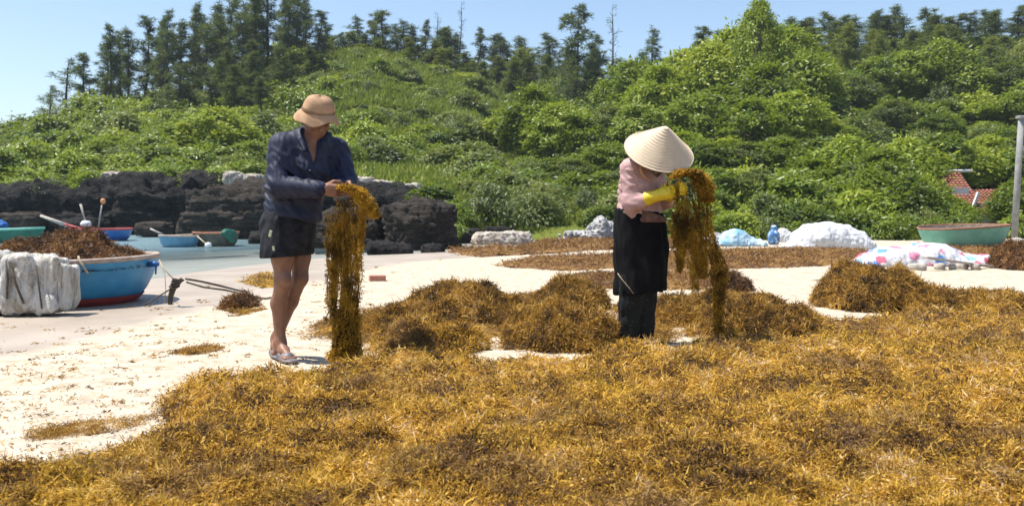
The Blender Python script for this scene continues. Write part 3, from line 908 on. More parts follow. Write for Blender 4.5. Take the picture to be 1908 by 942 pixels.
for i in range(26):
    cas(630 + i * 21 + random.uniform(-8, 8), 70 + i * 2.2 + random.uniform(-12, 22), 99 + random.uniform(-3, 4), CAS_YOUNG[i % 3], 'young grey-green tree under the middle ridge row, %s from the left' % nth(i), 'young trees at the foot of the middle ridge row', 1.3, Hn=6.0)
cas(818, 18, 104, SNAG, 'left bare dead treetop above the middle ridge', None, .9, name='dead_tree')
cas(852, 12, 104, SNAG, 'right bare dead treetop above the middle ridge', None, .9, name='dead_tree')
cas(1068, -14, 78, CAS_BIG, 'big open-branched casuarina standing highest at the centre of the skyline', None, 1.15)
cas(1138, 20, 84, SNAG, 'thin bare tree right of the big central casuarina', None, 1.0, name='dead_tree')
cas(1226, 42, 96, CAS[1], 'lone dark casuarina in the skyline gap above the conical hat', None, 1.2)
gR = 'casuarinas on the right ridge'
for i in range(34):
    px = 1285 + i * 19.5 + random.uniform(-6, 6)
    top = np.interp(px, [1285, 1330, 1500, 1560, 1640, 1760, 1850, 1960], [62, 55, 40, 18, 24, 18, 14, 0]) + random.uniform(-8, 14)
    cas(px, top, 92 + random.uniform(-4, 6), CAS[i % 5], 'dark casuarina, %s from the left in the right ridge row' % nth(i), gR, 1.5 + .6 * random.random())
gY = 'young trees below the right ridge'
for i in range(32):
    px = 1300 + i * 20.5 + random.uniform(-8, 8)
    cas(px, np.interp(px, [1300, 1500, 1900], [95, 72, 60]) + random.uniform(-22, 30), 84 + random.uniform(-4, 4), CAS_YOUNG[i % 3], 'young grey-green tree below the right ridge, %s from the left' % nth(i), gY, 1.2, Hn=6.0)

# broad-leaved trees of the right-hand hillside, one by one: column, top row, distance, prototype, width factor
gT = {'front': 'broad-leaved trees lining the right of the beach', 'mid': 'broad-leaved trees on the right hillside', 'big': None}
def btree(px, top, D, k, w, label, group):
    x, y, z = place(px, D)
    H_ = _zz(top, D) - z
    big = H_ > 6.5
    pair = TREE_M[{0: 0, 1: 1, 2: 0, 3: 1, 4: 2}[k]] if big else TREE[k]
    h = max(H_ / (8.0 if big else 5.4 if k == 3 else 5.0), .25)
    return plant_tree('broadleaf_tree', pair, label, 'tree', group, (x, y, z), random.random() * 6.28, (w * (.4 * h + .6),) * 2 + (h,))
for i, (px, top, D, k, w) in enumerate([(985, 168, 56, 0, .95), (1040, 196, 54, 2, .9), (930, 208, 60, 0, .8)]):
    btree(px, top, D, k, w, ['bright green spreading tree left of the conical hat', 'bright green tree between the spreading tree and the conical hat', 'small bright tree at the left end of the hillside trees'][i], None)
btree(1410, 6, 62, 0, .62, 'tallest bright broad-leaved tree breaking the skyline on the right', None)
for i, (px, top, D, k, w) in enumerate(sorted([(1170, 118, 66, 1, 1.0), (1225, 128, 62, 0, 1.05), (1280, 98, 66, 2, 1.1), (1335, 92, 64, 0, 1.15), (1380, 60, 66, 0, 1.1), (1470, 52, 66, 0, 1.15), (1500, 105, 60, 1, 1.0), (1440, 125, 58, 0, 1.1), (1345, 165, 56, 2, 1.05),
        (1290, 180, 54, 1, 1.0), (1400, 190, 52, 0, 1.05), (1480, 175, 54, 2, 1.0), (1540, 180, 60, 4, 1.0), (1590, 150, 64, 4, 1.1), (1640, 110, 68, 1, 1.1), (1700, 100, 68, 1, 1.15), (1760, 82, 68, 0, 1.1), (1800, 120, 66, 1, 1.0), (1670, 190, 58, 4, 1.0), (1740, 215, 56, 1, .9), (1560, 235, 54, 1, .9), (1840, 190, 62, 0, 1.0), (1880, 120, 66, 4, 1.1), (1930, 150, 60, 1, 1.0), (1090, 230, 54, 1, .9), (1150, 205, 56, 4, .95), (1200, 200, 54, 1, 1.0)])):
    btree(px, top, D, k, w, 'dense broad-leaved tree, %s from the left on the right hillside' % nth(i), gT['mid'])
for i, (px, top, D, k, w) in enumerate(sorted([(1075, 300, 42, 4, .85), (1120, 270, 44, 1, .9), (1165, 315, 40, 4, .8), (1215, 265, 45, 1, .9), (1265, 250, 46, 0, .95), (1310, 270, 43, 1, .95), (1355, 262, 44, 0, .95), (1330, 330, 38.5, 1, .8), (1400, 270, 43, 4, .9), (1420, 330, 38, 4, .75), (1465, 262, 43, 0, .95), (1510, 300, 40, 0, .85), (1530, 262, 44, 1, .9),
        (1585, 262, 41, 0, .95), (1610, 320, 36.5, 0, .72), (1650, 285, 38, 2, .85), (1690, 265, 40, 0, .9), (1700, 330, 35.5, 0, .68), (1745, 255, 42, 1, .9), (1800, 275, 42, 0, .85), (1850, 260, 43, 0, .9), (1900, 280, 42, 1, .9), (1955, 260, 42, 0, .9), (1020, 318, 43, 1, .7)])):
    btree(px, top, D, k, w, 'leafy front-row tree at the back of the beach, %s from the left' % nth(i), gT['front'])
for i, (px, py_t, D, k) in enumerate([(1722, 330, 36.2, 0), (1902, 340, 35, 0), (1945, 320, 36, 1), (1760, 372, 35.6, 0)]):
    btree(px, py_t, D, k, .55, ['leafy small tree covering the left end of the house roof', 'leafy small tree behind the concrete post', 'leafy small tree cut off by the right frame edge', 'low leafy tree under the red roof end'][i], None)
btree(395, 206, 56, 0, 1.15, 'broad pale green tree on the slope left of the man', None)
btree(330, 230, 57, 2, .9, 'lower pale green tree beside the broad one on the left slope', None)
btree(215, 262, 54, 0, .8, 'small bright tree above the left cliff', None)

# shrubs: the nearest as individuals, the rest as one mass
rng = np.random.default_rng(77)
def hill_points(n, ymin, ymax, ulo, uhi, mind, seed):
    rg = np.random.default_rng(seed)
    y = np.sqrt(rg.random(n) * (ymax ** 2 - ymin ** 2) + ymin ** 2)
    u = ulo + rg.random(n) * (uhi - ulo)
    x = (u - 954) / FPX * y
    keep = []
    cell = {}
    for i in range(n):
        c = (int(x[i] // mind), int(y[i] // mind)); ok = True
        for a in (-1, 0, 1):
            for b in (-1, 0, 1):
                for j in cell.get((c[0] + a, c[1] + b), ()):
                    if (x[i] - x[j]) ** 2 + (y[i] - y[j]) ** 2 < mind * mind: ok = False
        if ok: keep.append(i); cell.setdefault(c, []).append(i)
    return x[keep], y[keep], u[keep]
zones = [  # label, group, u range, y range, spacing, size range, prototypes
    ('green shrub on the low slope above the black left cliff', 'shrubs above the left cliff', -60, 560, 45.5, 62, 2.05, (.75, 1.3), (0, 1, 1, 2, 4, 3)),
    ('green shrub on the lower hillside between the man and the woman', 'shrubs on the middle lower hillside', 560, 900, 42.5, 62, 2.0, (.7, 1.25), (1, 2, 1, 0, 5, 4)),
    ('green shrub at the foot of the hillside behind the beach', 'shrubs at the back of the beach', 850, 1180, 32.5, 50, 1.75, (.6, 1.15), (0, 1, 2, 4, 5)),
]
cnt = 0
for lab, grp, u0, u1, y0, y1, sp, (s0, s1), protos in zones:
    x, y, u = hill_points(2600, y0, y1, u0, u1, sp, 5 + cnt)
    z = hill_z(x, y)
    for i in range(len(x)):
        if cnt >= 295: break
        if u[i] > 600 and u[i] < 860 and y[i] < 47: continue          # the open grass strip
        k = protos[int(rng.integers(len(protos)))]
        s = s0 + (s1 - s0) * rng.random()
        o = link('shrub', BUSH[k], None, (x[i], y[i], z[i] - .1), (0, 0, rng.random() * 6.28), (s * 1.15, s * 1.15, s * (.75 + .5 * rng.random())))
        tag(o, lab, 'shrub', grp); cnt += 1
gS = 'low shrubs under the front trees on the right'
for i in range(46):
    px = 1180 + i * 16.5 + rng.uniform(-9, 9); D = rng.uniform(30.8, 35)
    if 1800 < px < 1890: continue
    x, y, z = place(px, D)
    s = rng.uniform(.45, .85)
    o = link('shrub', BUSH[int(rng.choice([0, 3, 1, 2, 4]))], None, (x, y, max(z, 0) - .08), (0, 0, rng.random() * 6.28), (s, s, s * 1.1))
    tag(o, 'low leafy shrub under the front row of trees on the right', 'shrub', gS)

for i, (px, py, D, s, k) in enumerate([(40, 342, 42.2, .7, 1), (105, 344, 42, .6, 2), (160, 338, 42.5, .8, 0), (250, 330, 41.8, .55, 2), (300, 328, 42.2, .8, 1), (330, 334, 41.2, .45, 0), (405, 328, 42.6, .7, 4), (520, 348, 36, .6, 1), (600, 346, 36, .5, 2), (735, 352, 35.5, .5, 1), (812, 372, 33, .8, 4), (845, 395, 31, .7, 0), (838, 420, 29.5, .5, 1)]):
    p_ = P(px, py, D)
    o = link('shrub', BUSH[k], None, (p_[0], D, p_[2] - .45), (0, 0, i), (s * 1.2, s, s))
    tag(o, 'small shrub growing on the top edge of the dark rocks', 'shrub', 'shrubs on the rock edge')
proto_col = bpy.data.collections.new('scrub_prototypes')
for k, b in enumerate(BUSH):
    proto_col.objects.link(bpy.data.objects.new('scrub_prototype', b))
x1, y1, u1 = hill_points(14000, 49, 112, -900, 2300, 2.0, 91)
x3, y3, u3 = hill_points(6000, 58, 104, 590, 1010, 1.25, 93)
k1 = (y1 > 58) | (u1 < -60) | (u1 > 2020); x1, y1 = x1[k1], y1[k1]
x1, y1 = np.concatenate([x1, x3]), np.concatenate([y1, y3])
x2, y2, u2 = hill_points(3000, 34, 58, 1150, 2000, 2.5, 92)
k2 = ~((u2 > 1690) & (y2 < 43)); x2, y2 = x2[k2], y2[k2]
x = np.concatenate([x1, x2]); y = np.concatenate([y1, y2])
z = hill_z(x, y) - .15
uu = 954 + FPX * x / y
open_ = (uu > 590) & (uu < 1010)
sc = (.75 + .75 * rng.random(len(x))) * np.where(y > 75, 1.15, 1.0) * np.where(open_, np.where(rng.random(len(x)) < .9, .34, .75), 1.0)
me = bpy.data.meshes.new('scrub')
me.from_pydata(np.stack([x, y, z], -1).tolist(), [], [])
a = me.attributes.new('scl', 'FLOAT_VECTOR', 'POINT'); a.data.foreach_set('vector', np.stack([sc * 1.15, sc * 1.15, sc * (.8 + .6 * rng.random(len(x)))], -1).astype(np.float32).ravel())
a = me.attributes.new('rotv', 'FLOAT_VECTOR', 'POINT'); a.data.foreach_set('vector', np.stack([0 * x, 0 * x, rng.random(len(x)) * 6.28], -1).astype(np.float32).ravel())
def instancer(name, me, col):
    o = link(name, me)
    ng = bpy.data.node_groups.new(name + '_instances', 'GeometryNodeTree')
    ng.interface.new_socket('Geometry', in_out='INPUT', socket_type='NodeSocketGeometry')
    ng.interface.new_socket('Geometry', in_out='OUTPUT', socket_type='NodeSocketGeometry')
    gi = ng.nodes.new('NodeGroupInput'); go = ng.nodes.new('NodeGroupOutput')
    ip = ng.nodes.new('GeometryNodeInstanceOnPoints'); ci = ng.nodes.new('GeometryNodeCollectionInfo')
    ci.inputs['Collection'].default_value = col
    ci.inputs['Separate Children'].default_value = True
    ci.inputs['Reset Children'].default_value = True
    ip.inputs['Pick Instance'].default_value = True
    for nm, sock in (('rotv', 'Rotation'), ('scl', 'Scale')):
        na = ng.nodes.new('GeometryNodeInputNamedAttribute'); na.data_type = 'FLOAT_VECTOR'; na.inputs['Name'].default_value = nm
        out = [q for q in na.outputs if q.enabled and q.name == 'Attribute'][0]
        if sock == 'Rotation':
            er = ng.nodes.new('FunctionNodeEulerToRotation'); ng.links.new(out, er.inputs[0]); out = er.outputs[0]
        ng.links.new(out, ip.inputs[sock])
    ng.links.new(gi.outputs[0], ip.inputs['Points']); ng.links.new(ci.outputs[0], ip.inputs['Instance']); ng.links.new(ip.outputs[0], go.inputs[0])
    md = o.modifiers.new('instances', 'NODES'); md.node_group = ng
    return o
tag(instancer('scrub', me, proto_col), 'dense green scrub covering the upper hillside', kind='stuff')

# grass on the open strips
N = 20000
y = np.sqrt(rng.random(N) * (58 ** 2 - 33 ** 2) + 33 ** 2); u = 120 + rng.random(N) * 1050
keep = (y > np.interp(u, [120, 400, 560, 680, 820, 960, 1170], [44, 43, 40.5, 37.5, 34.5, 31.5, 31]))
y, u = y[keep], u[keep]; x = (u - 954) / FPX * y
R = np.stack([x, y, hill_z(x, y) - .02], -1)
V, Q, r = ribbons(R, np.stack([rng.normal(size=len(x)) * .4, rng.normal(size=len(x)) * .4, np.ones(len(x))], -1), .22 + .3 * rng.random(len(x)), .07 + .05 * rng.random(len(x)), .15, .2, rng, 2, (1, .8, .1))
tag(link('grass', mesh_np('grass', V, [Q], M['grassblade'], False, {'rnd': r})), 'pale green grass on the open strip above the rocks', kind='stuff')

N = 34000
y = np.sqrt(rng.random(N) * (104 ** 2 - 56 ** 2) + 56 ** 2); u = 575 + rng.random(N) * 430
x = (u - 954) / FPX * y
k = fbm2(x * .12, y * .12, 3, 63) > -.22
x, y = x[k], y[k]
R = np.stack([x, y, hill_z(x, y) - .02], -1)
V, Q, r = ribbons(R, np.stack([rng.normal(size=len(x)) * .45, rng.normal(size=len(x)) * .45, np.ones(len(x))], -1), .45 + .5 * rng.random(len(x)), .14 + .09 * rng.random(len(x)), .15, .2, rng, 2, (1, .8, .1))
tag(link('grass', mesh_np('grass', V, [Q], M['grassblade'], False, {'rnd': r})), 'tall pale green grass on the open middle slope of the hill', kind='stuff')

# ------------------------------------------------------------------ seaweed
def surf_normal(fn, x, y, e=.02):
    dx = (fn(x + e, y) - fn(x - e, y)) / (2 * e); dy = (fn(x, y + e) - fn(x, y - e)) / (2 * e)
    return norm(np.stack([-dx, -dy, np.ones_like(dx)], -1))

def weed_cover(fn, x, y, L, W, rng, lift=.4, curl=.6, droop=.14, seg=2):
    z = fn(x, y); Nn = surf_normal(fn, x, y)
    n = len(x)
    R = np.stack([x, y, z], -1) - Nn * .008
    T = rng.normal(size=(n, 3)); T = T - Nn * np.sum(T * Nn, -1, keepdims=True)
    T = norm(T) + Nn * (lift * (.2 + rng.random(n) * 1.2))[:, None]
    return ribbons(R, T, L, W, curl, droop, rng, seg, (.8, 1, .8, .2) if seg == 3 else (.85, 1, .25))

def weed_object(name, fn, bx, by, mask, x, y, L, W, mat, rng, **kw):
    """lumpy base sheet plus the strands lying on it, as one mesh"""
    BX, BY = np.meshgrid(bx, by, indexing='ij')
    mk = mask(BX, BY)
    BZ = fn(BX, BY)
    q = gridq(*BX.shape)
    q = q[(mk.ravel()[q] > -.02).all(1)]
    V0 = np.stack([BX, BY, BZ - .012], -1).reshape(-1, 3)
    used = np.unique(q); rm = np.full(len(V0), -1); rm[used] = np.arange(len(used))
    V0 = V0[used]; q = rm[q]
    r0 = .28 + .3 * vnoise(V0 * 30, 4)
    n = len(x); fl = rng.random(n) < .36                                  # half strands, half small leaves
    L, W = np.broadcast_to(L, (n,)), np.broadcast_to(W, (n,))
    V, Q, r = weed_cover(fn, x[~fl], y[~fl], L[~fl], W[~fl], rng, **kw)
    fx, fy = np.repeat(x[fl], 2), np.repeat(y[fl], 2)
    fx = fx + rng.normal(size=len(fx)) * .01; fy = fy + rng.normal(size=len(fx)) * .01
    sz = np.repeat(W[fl], 2)
    Nn = surf_normal(fn, fx, fy)
    C = np.stack([fx, fy, fn(fx, fy)], -1) + Nn * (rng.random(len(fx)) * .02 * (sz / .005))[:, None]
    V2, Q2, r2 = leaves(C, norm(Nn * .6 + rng.normal(size=C.shape) * .7), rng.normal(size=C.shape), sz * (1.7 + 1.9 * rng.random(len(fx))), sz * (.75 + .7 * rng.random(len(fx))), rng)
    return mesh_np(name, np.concatenate([V0, V, V2]), [np.concatenate([q, Q + len(V0), Q2 + len(V0) + len(V)])], mat, False, {'rnd': np.concatenate([r0, r, r2])})

rw = np.random.default_rng(5)
# the big foreground carpet
MATPX = [(-140, 960), (-140, 882), (0, 868), (70, 862), (150, 842), (212, 815), (300, 792), (322, 768), (300, 742), (312, 704), (400, 688), (470, 694), (545, 690), (610, 682), (650, 662), (760, 648), (860, 650), (905, 652), (935, 660), (985, 646), (1020, 658), (1080, 660), (1110, 644), (1160, 630), (1225, 650), (1270, 645), (1300, 616),
         (1400, 618), (1500, 602), (1580, 592), (1660, 580), (1760, 566), (1908, 560), (2080, 554), (2080, 960)]
MATW = np.array([G(min(max(a, -400), 2400), b, .055) for a, b in MATPX])
MATW = np.concatenate([MATW[1:-1], [[3.6, 2.2], [-3.2, 2.2]]])
def mat_mask(x, y):
    return poly_sd(x, y, MATW) + .16 * fbm2(x * 2.6, y * 2.6, 3, 41) + .05 * fbm2(x * 11, y * 11, 2, 43)
def mat_z(x, y):
    m = sstep(-.03, .22, mat_mask(x, y))
    h = .05 + .05 * fbm2(x * 1.6, y * 1.6, 3, 51) + .055 * fbm2(x * 7, y * 7, 3, 57) + .035 * np.abs(fbm2(x * 15, y * 15, 2, 61)) + .04 * np.maximum(fbm2(x * 3.1, y * 3.1, 2, 59), 0)
    return np.maximum(sand_z(x, y), -.05) + m * np.maximum(h, .012)
N = 620000
yy = 1 / (1 / 2.3 + rw.random(N) * (1 / 9.6 - 1 / 2.3)); xx = (rw.random(N) - .5) * 1.5 * yy + .05 * yy
yj = yy
k = mat_mask(xx, yy) > -.01
xx, yy = xx[k], yy[k]
k = rw.random(len(xx)) < np.clip(.45 + mat_mask(xx, yy) * 4, 0, 1)
xx, yy = xx[k], yy[k]
if len(xx) > 225000:
    sel = rw.choice(len(xx), 225000, False); xx, yy = xx[sel], yy[sel]
L = (.024 + .046 * rw.random(len(xx))) * (.7 + yy / 7); W = (.0029 + .0031 * rw.random(len(xx))) * (.6 + yy / 6)
me = weed_object('seaweed_carpet', mat_z, np.linspace(-4.2, 6.2, 340), np.linspace(2.2, 9.4, 240), mat_mask, xx, yy, L, W, M['weed_gold'], rw, lift=.5)
tag(link('seaweed_carpet', me), 'golden brown seaweed spread to dry across the whole foreground', kind='stuff')

def mound(px, pyb, wpx, pyt, dep, label, mat='weed_brown', n=9000, seed=1, skew=0.0, lump=1.0, extra=(), name='seaweed_pile', cat='seaweed pile', group=None, base=0.0):
    """pile whose foot is at row pyb and whose top reaches row pyt"""
    rg = np.random.default_rng(seed)
    c = G(px, pyb); D0 = c[1]
    a = wpx / 2 / FPX * D0 * 1.08; b = dep / 2
    cx, cy = c[0] * (1 + b * .6 / D0), D0 + b * .75
    hgt = CAMZ + (HOR - pyt) / FPX * cy - base
    humps = [(0, 0, 1.0, 1.0)] + list(extra)
    def fn(x, y):
        h = np.zeros_like(x)
        for hx, hy, hs, hr in humps:
            u = (x - cx - hx * a) / (a * hr); v = (y - cy - hy * b) / (b * hr)
            u = u + skew * v * .3
            r2 = u * u + v * v
            r2 = r2 * (1 + .25 * fbm2(x * 3 + seed, y * 3, 2, seed))
            h = np.maximum(h, hs * (1 + .30 * fbm2(x * 2.4 + seed, y * 2.4, 2, seed + 9)) * np.clip(1 - r2, 0, 1) ** .62)
        e = sstep(0, .25, h)
        h = h * hgt * .82 + e * lump * (.11 * fbm2(x * 4.5, y * 4.5, 3, seed + 3) + .10 * np.abs(fbm2(x * 9, y * 9, 2, seed + 5)) - .02)
        return base + np.where(e > 0, h, -.02) - .01
    def mask(x, y):
        m = np.full(x.shape, -1.0)
        for hx, hy, hs, hr in humps:
            u = (x - cx - hx * a) / (a * hr); v = (y - cy - hy * b) / (b * hr)
            u = u + skew * v * .3
            m = np.maximum(m, 1 - (u * u + v * v) * (1 + .25 * fbm2(x * 3 + seed, y * 3, 2, seed)))
        return m
    R_ = 1.7 if extra else 1.2
    n = int(n * 1.05)
    xx = cx + (rg.random(n * 4) - .5) * 2 * a * R_; yy = cy + (rg.random(n * 4) - .5) * 2 * b * R_
    k = mask(xx, yy) > .0
    xx, yy = xx[k][:n], yy[k][:n]
    s = .8 + D0 / 12
    me = weed_object(name, fn, np.linspace(cx - a * R_, cx + a * R_, 70), np.linspace(cy - b * R_, cy + b * R_, 60), mask, xx, yy, (.028 + .052 * rg.random(len(xx))) * s, (.0034 + .0034 * rg.random(len(xx))) * s, M[mat], rg, lift=.5)
    return tag(link(name, me), label, cat, group)

mound(868, 602, 215, 522, 1.3, 'broad dark seaweed pile at the back, between the man and the woman', seed=11, n=12000, extra=[(.62, .1, .8, .62), (-.75, -.35, .45, .6)])
mound(800, 662, 190, 590, .8, 'bright yellow-brown seaweed pile beside the hanging bundle of the man', 'weed_gold', seed=12, n=13000, extra=[(-.55, .2, .75, .6)])
mound(730, 622, 130, 575, .7, 'low seaweed pile just right of the hanging bundle', seed=13, n=6000)
mound(1062, 580, 140, 514, 1.0, 'rear seaweed pile left of the black apron', seed=14, n=8000)
mound(1045, 657, 215, 562, 1.1, 'large front seaweed pile left of the legs of the woman', seed=15, n=15000, extra=[(.5, .25, .8, .55), (-.35, .3, .75, .5)])
mound(958, 610, 80, 575, .5, 'small dark seaweed hump between the middle piles', seed=16, n=3500)
mound(1425, 638, 240, 556, 1.1, 'large seaweed pile right of the legs of the woman', seed=17, n=15000, extra=[(-.5, .25, .75, .6)])
mound(1275, 606, 110, 552, .8, 'seaweed pile directly behind the legs of the woman', seed=18, n=6000)
mound(1371, 545, 58, 512, .6, 'small dark seaweed tuft on the sand behind the right pile', 'weed_dark', seed=19, n=3000)
mound(1345, 590, 90, 545, .6, 'seaweed hump under the tail of the bundle held by the woman', seed=29, n=4500)
mound(1610, 582, 160, 486, 1.3, 'tall dark seaweed pile right of centre, nearest the patterned sheet', seed=20, n=12000, extra=[(.75, -.1, .8, .75)])
mound(1735, 590, 110, 532, .9, 'low seaweed pile joined to the right of the tall dark one', seed=21, n=6000)
mound(1850, 588, 210, 534, 1.2, 'seaweed pile at the right edge of the carpet', seed=22, n=10000)
mound(1915, 505, 90, 442, 1.6, 'reddish brown heap of dried seaweed at the right frame edge', 'weed_dark', seed=23, n=7000)
mound(445, 572, 62, 552, .45, 'small dark clump of seaweed on the sand left of the man', 'weed_dark', seed=24, n=2600)
mound(1190, 674, 120, 634, .34, 'loose tuft of seaweed covering the feet of the woman', 'weed_gold', seed=33, n=3500)
mound(1600, 520, 60, 487, .8, 'little dark seaweed hump behind the tall pile', 'weed_dark', seed=25, n=2600)

def strip(pts, label, mat='weed_dry', n=9000, seed=1, h=.05, holes=.34):
    rg = np.random.default_rng(seed); n = int(n * .95)
    poly = np.array([G(a, b) for a, b in pts])
    lo, hi = poly.min(0), poly.max(0)
    Dm = poly[:, 1].mean()
    nz = lambda x, y: .55 * fbm2(x * .8, y * .9, 3, seed) + .16 * fbm2(x * 4, y * 3, 2, seed + 2)
    def mask(x, y): return poly_sd(x, y, poly) + nz(x, y) - holes * .4
    def fn(x, y):
        m = sstep(-.02, .3, mask(x, y))
        return sand_z(x, y) + m * (h + .05 * fbm2(x * 2.2, y * 2.2, 3, seed + 5)) + .004
    xx = lo[0] + rg.random(n * 4) * (hi[0] - lo[0]); yy = lo[1] + rg.random(n * 4) * (hi[1] - lo[1])
    k = mask(xx, yy) > -.02
    xx, yy = xx[k][:n], yy[k][:n]
    s = Dm / 8
    me = weed_object('seaweed_strip', fn, np.linspace(lo[0], hi[0], 130), np.linspace(lo[1], hi[1], 60), mask, xx, yy, (.03 + .04 * rg.random(len(xx))) * s, (.004 + .004 * rg.random(len(xx))) * s, M[mat], rg, lift=.4)
    return tag(link('seaweed_strip', me), label, kind='stuff')

strip([(820, 472), (840, 462), (960, 458), (1010, 446), (1150, 438), (1300, 446), (1420, 452), (1330, 462), (1150, 466), (1000, 474), (900, 478)], 'farthest strip of drying seaweed below the green bank', seed=61)
strip([(890, 496), (960, 484), (1060, 478), (1180, 472), (1320, 468), (1480, 464), (1620, 468), (1600, 492), (1480, 502), (1300, 504), (1150, 502), (1040, 504)], 'long strip of drying brown seaweed behind the woman', seed=62, n=12000)
strip([(1000, 522), (1080, 512), (1180, 510), (1320, 508), (1420, 512), (1340, 540), (1240, 545), (1180, 540), (1100, 535)], 'short strip of brown seaweed behind the legs of the woman', seed=63, n=7000)
strip([(1640, 476), (1720, 462), (1880, 456), (2000, 458), (2000, 500), (1880, 486), (1760, 478)], 'strip of brown seaweed around the patterned sheet on the right', seed=64, n=5000)
strip([(1300, 560), (1240, 640), (1160, 650), (1110, 620), (1150, 570), (1230, 545)], 'seaweed litter around the feet of the woman', 'weed_brown', seed=65, n=9000, holes=.1, h=.03)
strip([(640, 575), (760, 560), (900, 590), (960, 640), (840, 668), (690, 660), (560, 620), (600, 598)], 'seaweed litter around the yellow-brown pile', 'weed_brown', seed=66, n=9000, holes=.3, h=.03)
strip([(900, 560), (1010, 545), (1130, 560), (1150, 610), (1120, 655), (1000, 660), (930, 640)], 'seaweed litter around the middle piles', 'weed_brown', seed=72, n=9000, holes=.15, h=.03)
strip([(1200, 560), (1330, 545), (1440, 555), (1500, 600), (1400, 640), (1260, 630)], 'seaweed litter between the woman and the right pile', 'weed_brown', seed=73, n=9000, holes=.2, h=.03)
strip([(1560, 560), (1640, 540), (1900, 545), (1980, 590), (1700, 605)], 'seaweed litter under the far right piles', 'weed_brown', seed=74, n=9000, holes=.1, h=.03)
strip([(1330, 600), (1480, 570), (1560, 612), (1480, 640), (1330, 650)], 'seaweed litter under the right pile', 'weed_brown', seed=67, n=6000, h=.03)
strip([(430, 520), (490, 505), (540, 512), (530, 530), (470, 536)], 'thin patch of golden seaweed on the sand left of the man', 'weed_gold', seed=68, n=1800, h=.01, holes=.3)
strip([(390, 580), (440, 570), (500, 575), (500, 586), (420, 590)], 'thin patch of seaweed below the dark clump left of the man', 'weed_brown', seed=69, n=1500, h=.01, holes=.3)
strip([(325, 655), (380, 645), (410, 650), (390, 662), (340, 664)], 'thin seaweed patch on the sand left of the sandals', 'weed_brown', seed=70, n=1500, h=.01, holes=.1)
strip([(20, 826), (60, 800), (160, 790), (300, 764), (330, 775), (180, 808), (60, 830)], 'sparse line of seaweed along the left edge of the carpet', 'weed_brown', seed=71, n=5000, h=.015, holes=.25)

# scraps scattered on the sand
N = 620
px = rw.random(N) * 900 - 40; py = 480 + 400 * rw.random(N) ** .7
g = np.array([G(a, b) for a, b in zip(px, py)])
sdv = shore_sd(g[:, 0], g[:, 1])
k = (sdv > 1.6 + rw.random(N) * 1.5)
g = g[k]
ci = np.repeat(np.arange(len(g)), 14)
sprd = (.015 + .07 * rw.random(len(g)) ** 3)[ci]
xy = g[ci] + rw.normal(size=(len(ci), 2)) * sprd[:, None]
R = np.stack([xy[:, 0], xy[:, 1], sand_z(xy[:, 0], xy[:, 1]) + .006], -1)
T = rw.normal(size=(len(ci), 3)) * np.array([1, 1, .25]) + np.array([0, 0, .1])
keepn = rw.random(len(ci)) < np.repeat(.25 + .75 * rw.random(len(g)), 14)
R, T = R[keepn], T[keepn]
V, Q, r = ribbons(R, T, (.010 + .022 * rw.random(len(R))) * (.7 + R[:, 1] / 10), (.0025 + .003 * rw.random(len(R))) * (.7 + R[:, 1] / 8), .4, .12, rw, 2, (1, .9, .2))
tag(link('seaweed_scraps', mesh_np('seaweed_scraps', V, [Q], M['weed_brown'], False, {'rnd': r})), 'scraps of dry seaweed littering the white sand', kind='stuff')
# shell and coral grit
N = 5200
px = rw.random(N) * 1000 - 60; py = 500 + 400 * rw.random(N)
g = np.array([G(a, b) for a, b in zip(px, py)])
g = g[shore_sd(g[:, 0], g[:, 1]) > 2.0]
R = np.stack([g[:, 0], g[:, 1], sand_z(g[:, 0], g[:, 1])], -1)
s = (.002 + .007 * rw.random(len(g)) ** 3)[:, None, None]
octa = np.array([[1, 0, 0], [0, 1, 0], [-1, 0, 0], [0, -1, 0], [0, 0, .8], [0, 0, -.3]], float)
V = (R[:, None] + octa[None] * s * (.6 + .8 * rw.random((len(g), 6, 1)))).reshape(-1, 3)
T_ = np.array([[0, 1, 4], [1, 2, 4], [2, 3, 4], [3, 0, 4]])
T_ = (np.arange(len(g)) * 6)[:, None, None] + T_[None]
tag(link('shell_grit', mesh_np('shell_grit', V, [T_.reshape(-1, 3)], M['stone'])), 'shell and coral grit on the sand', kind='stuff')

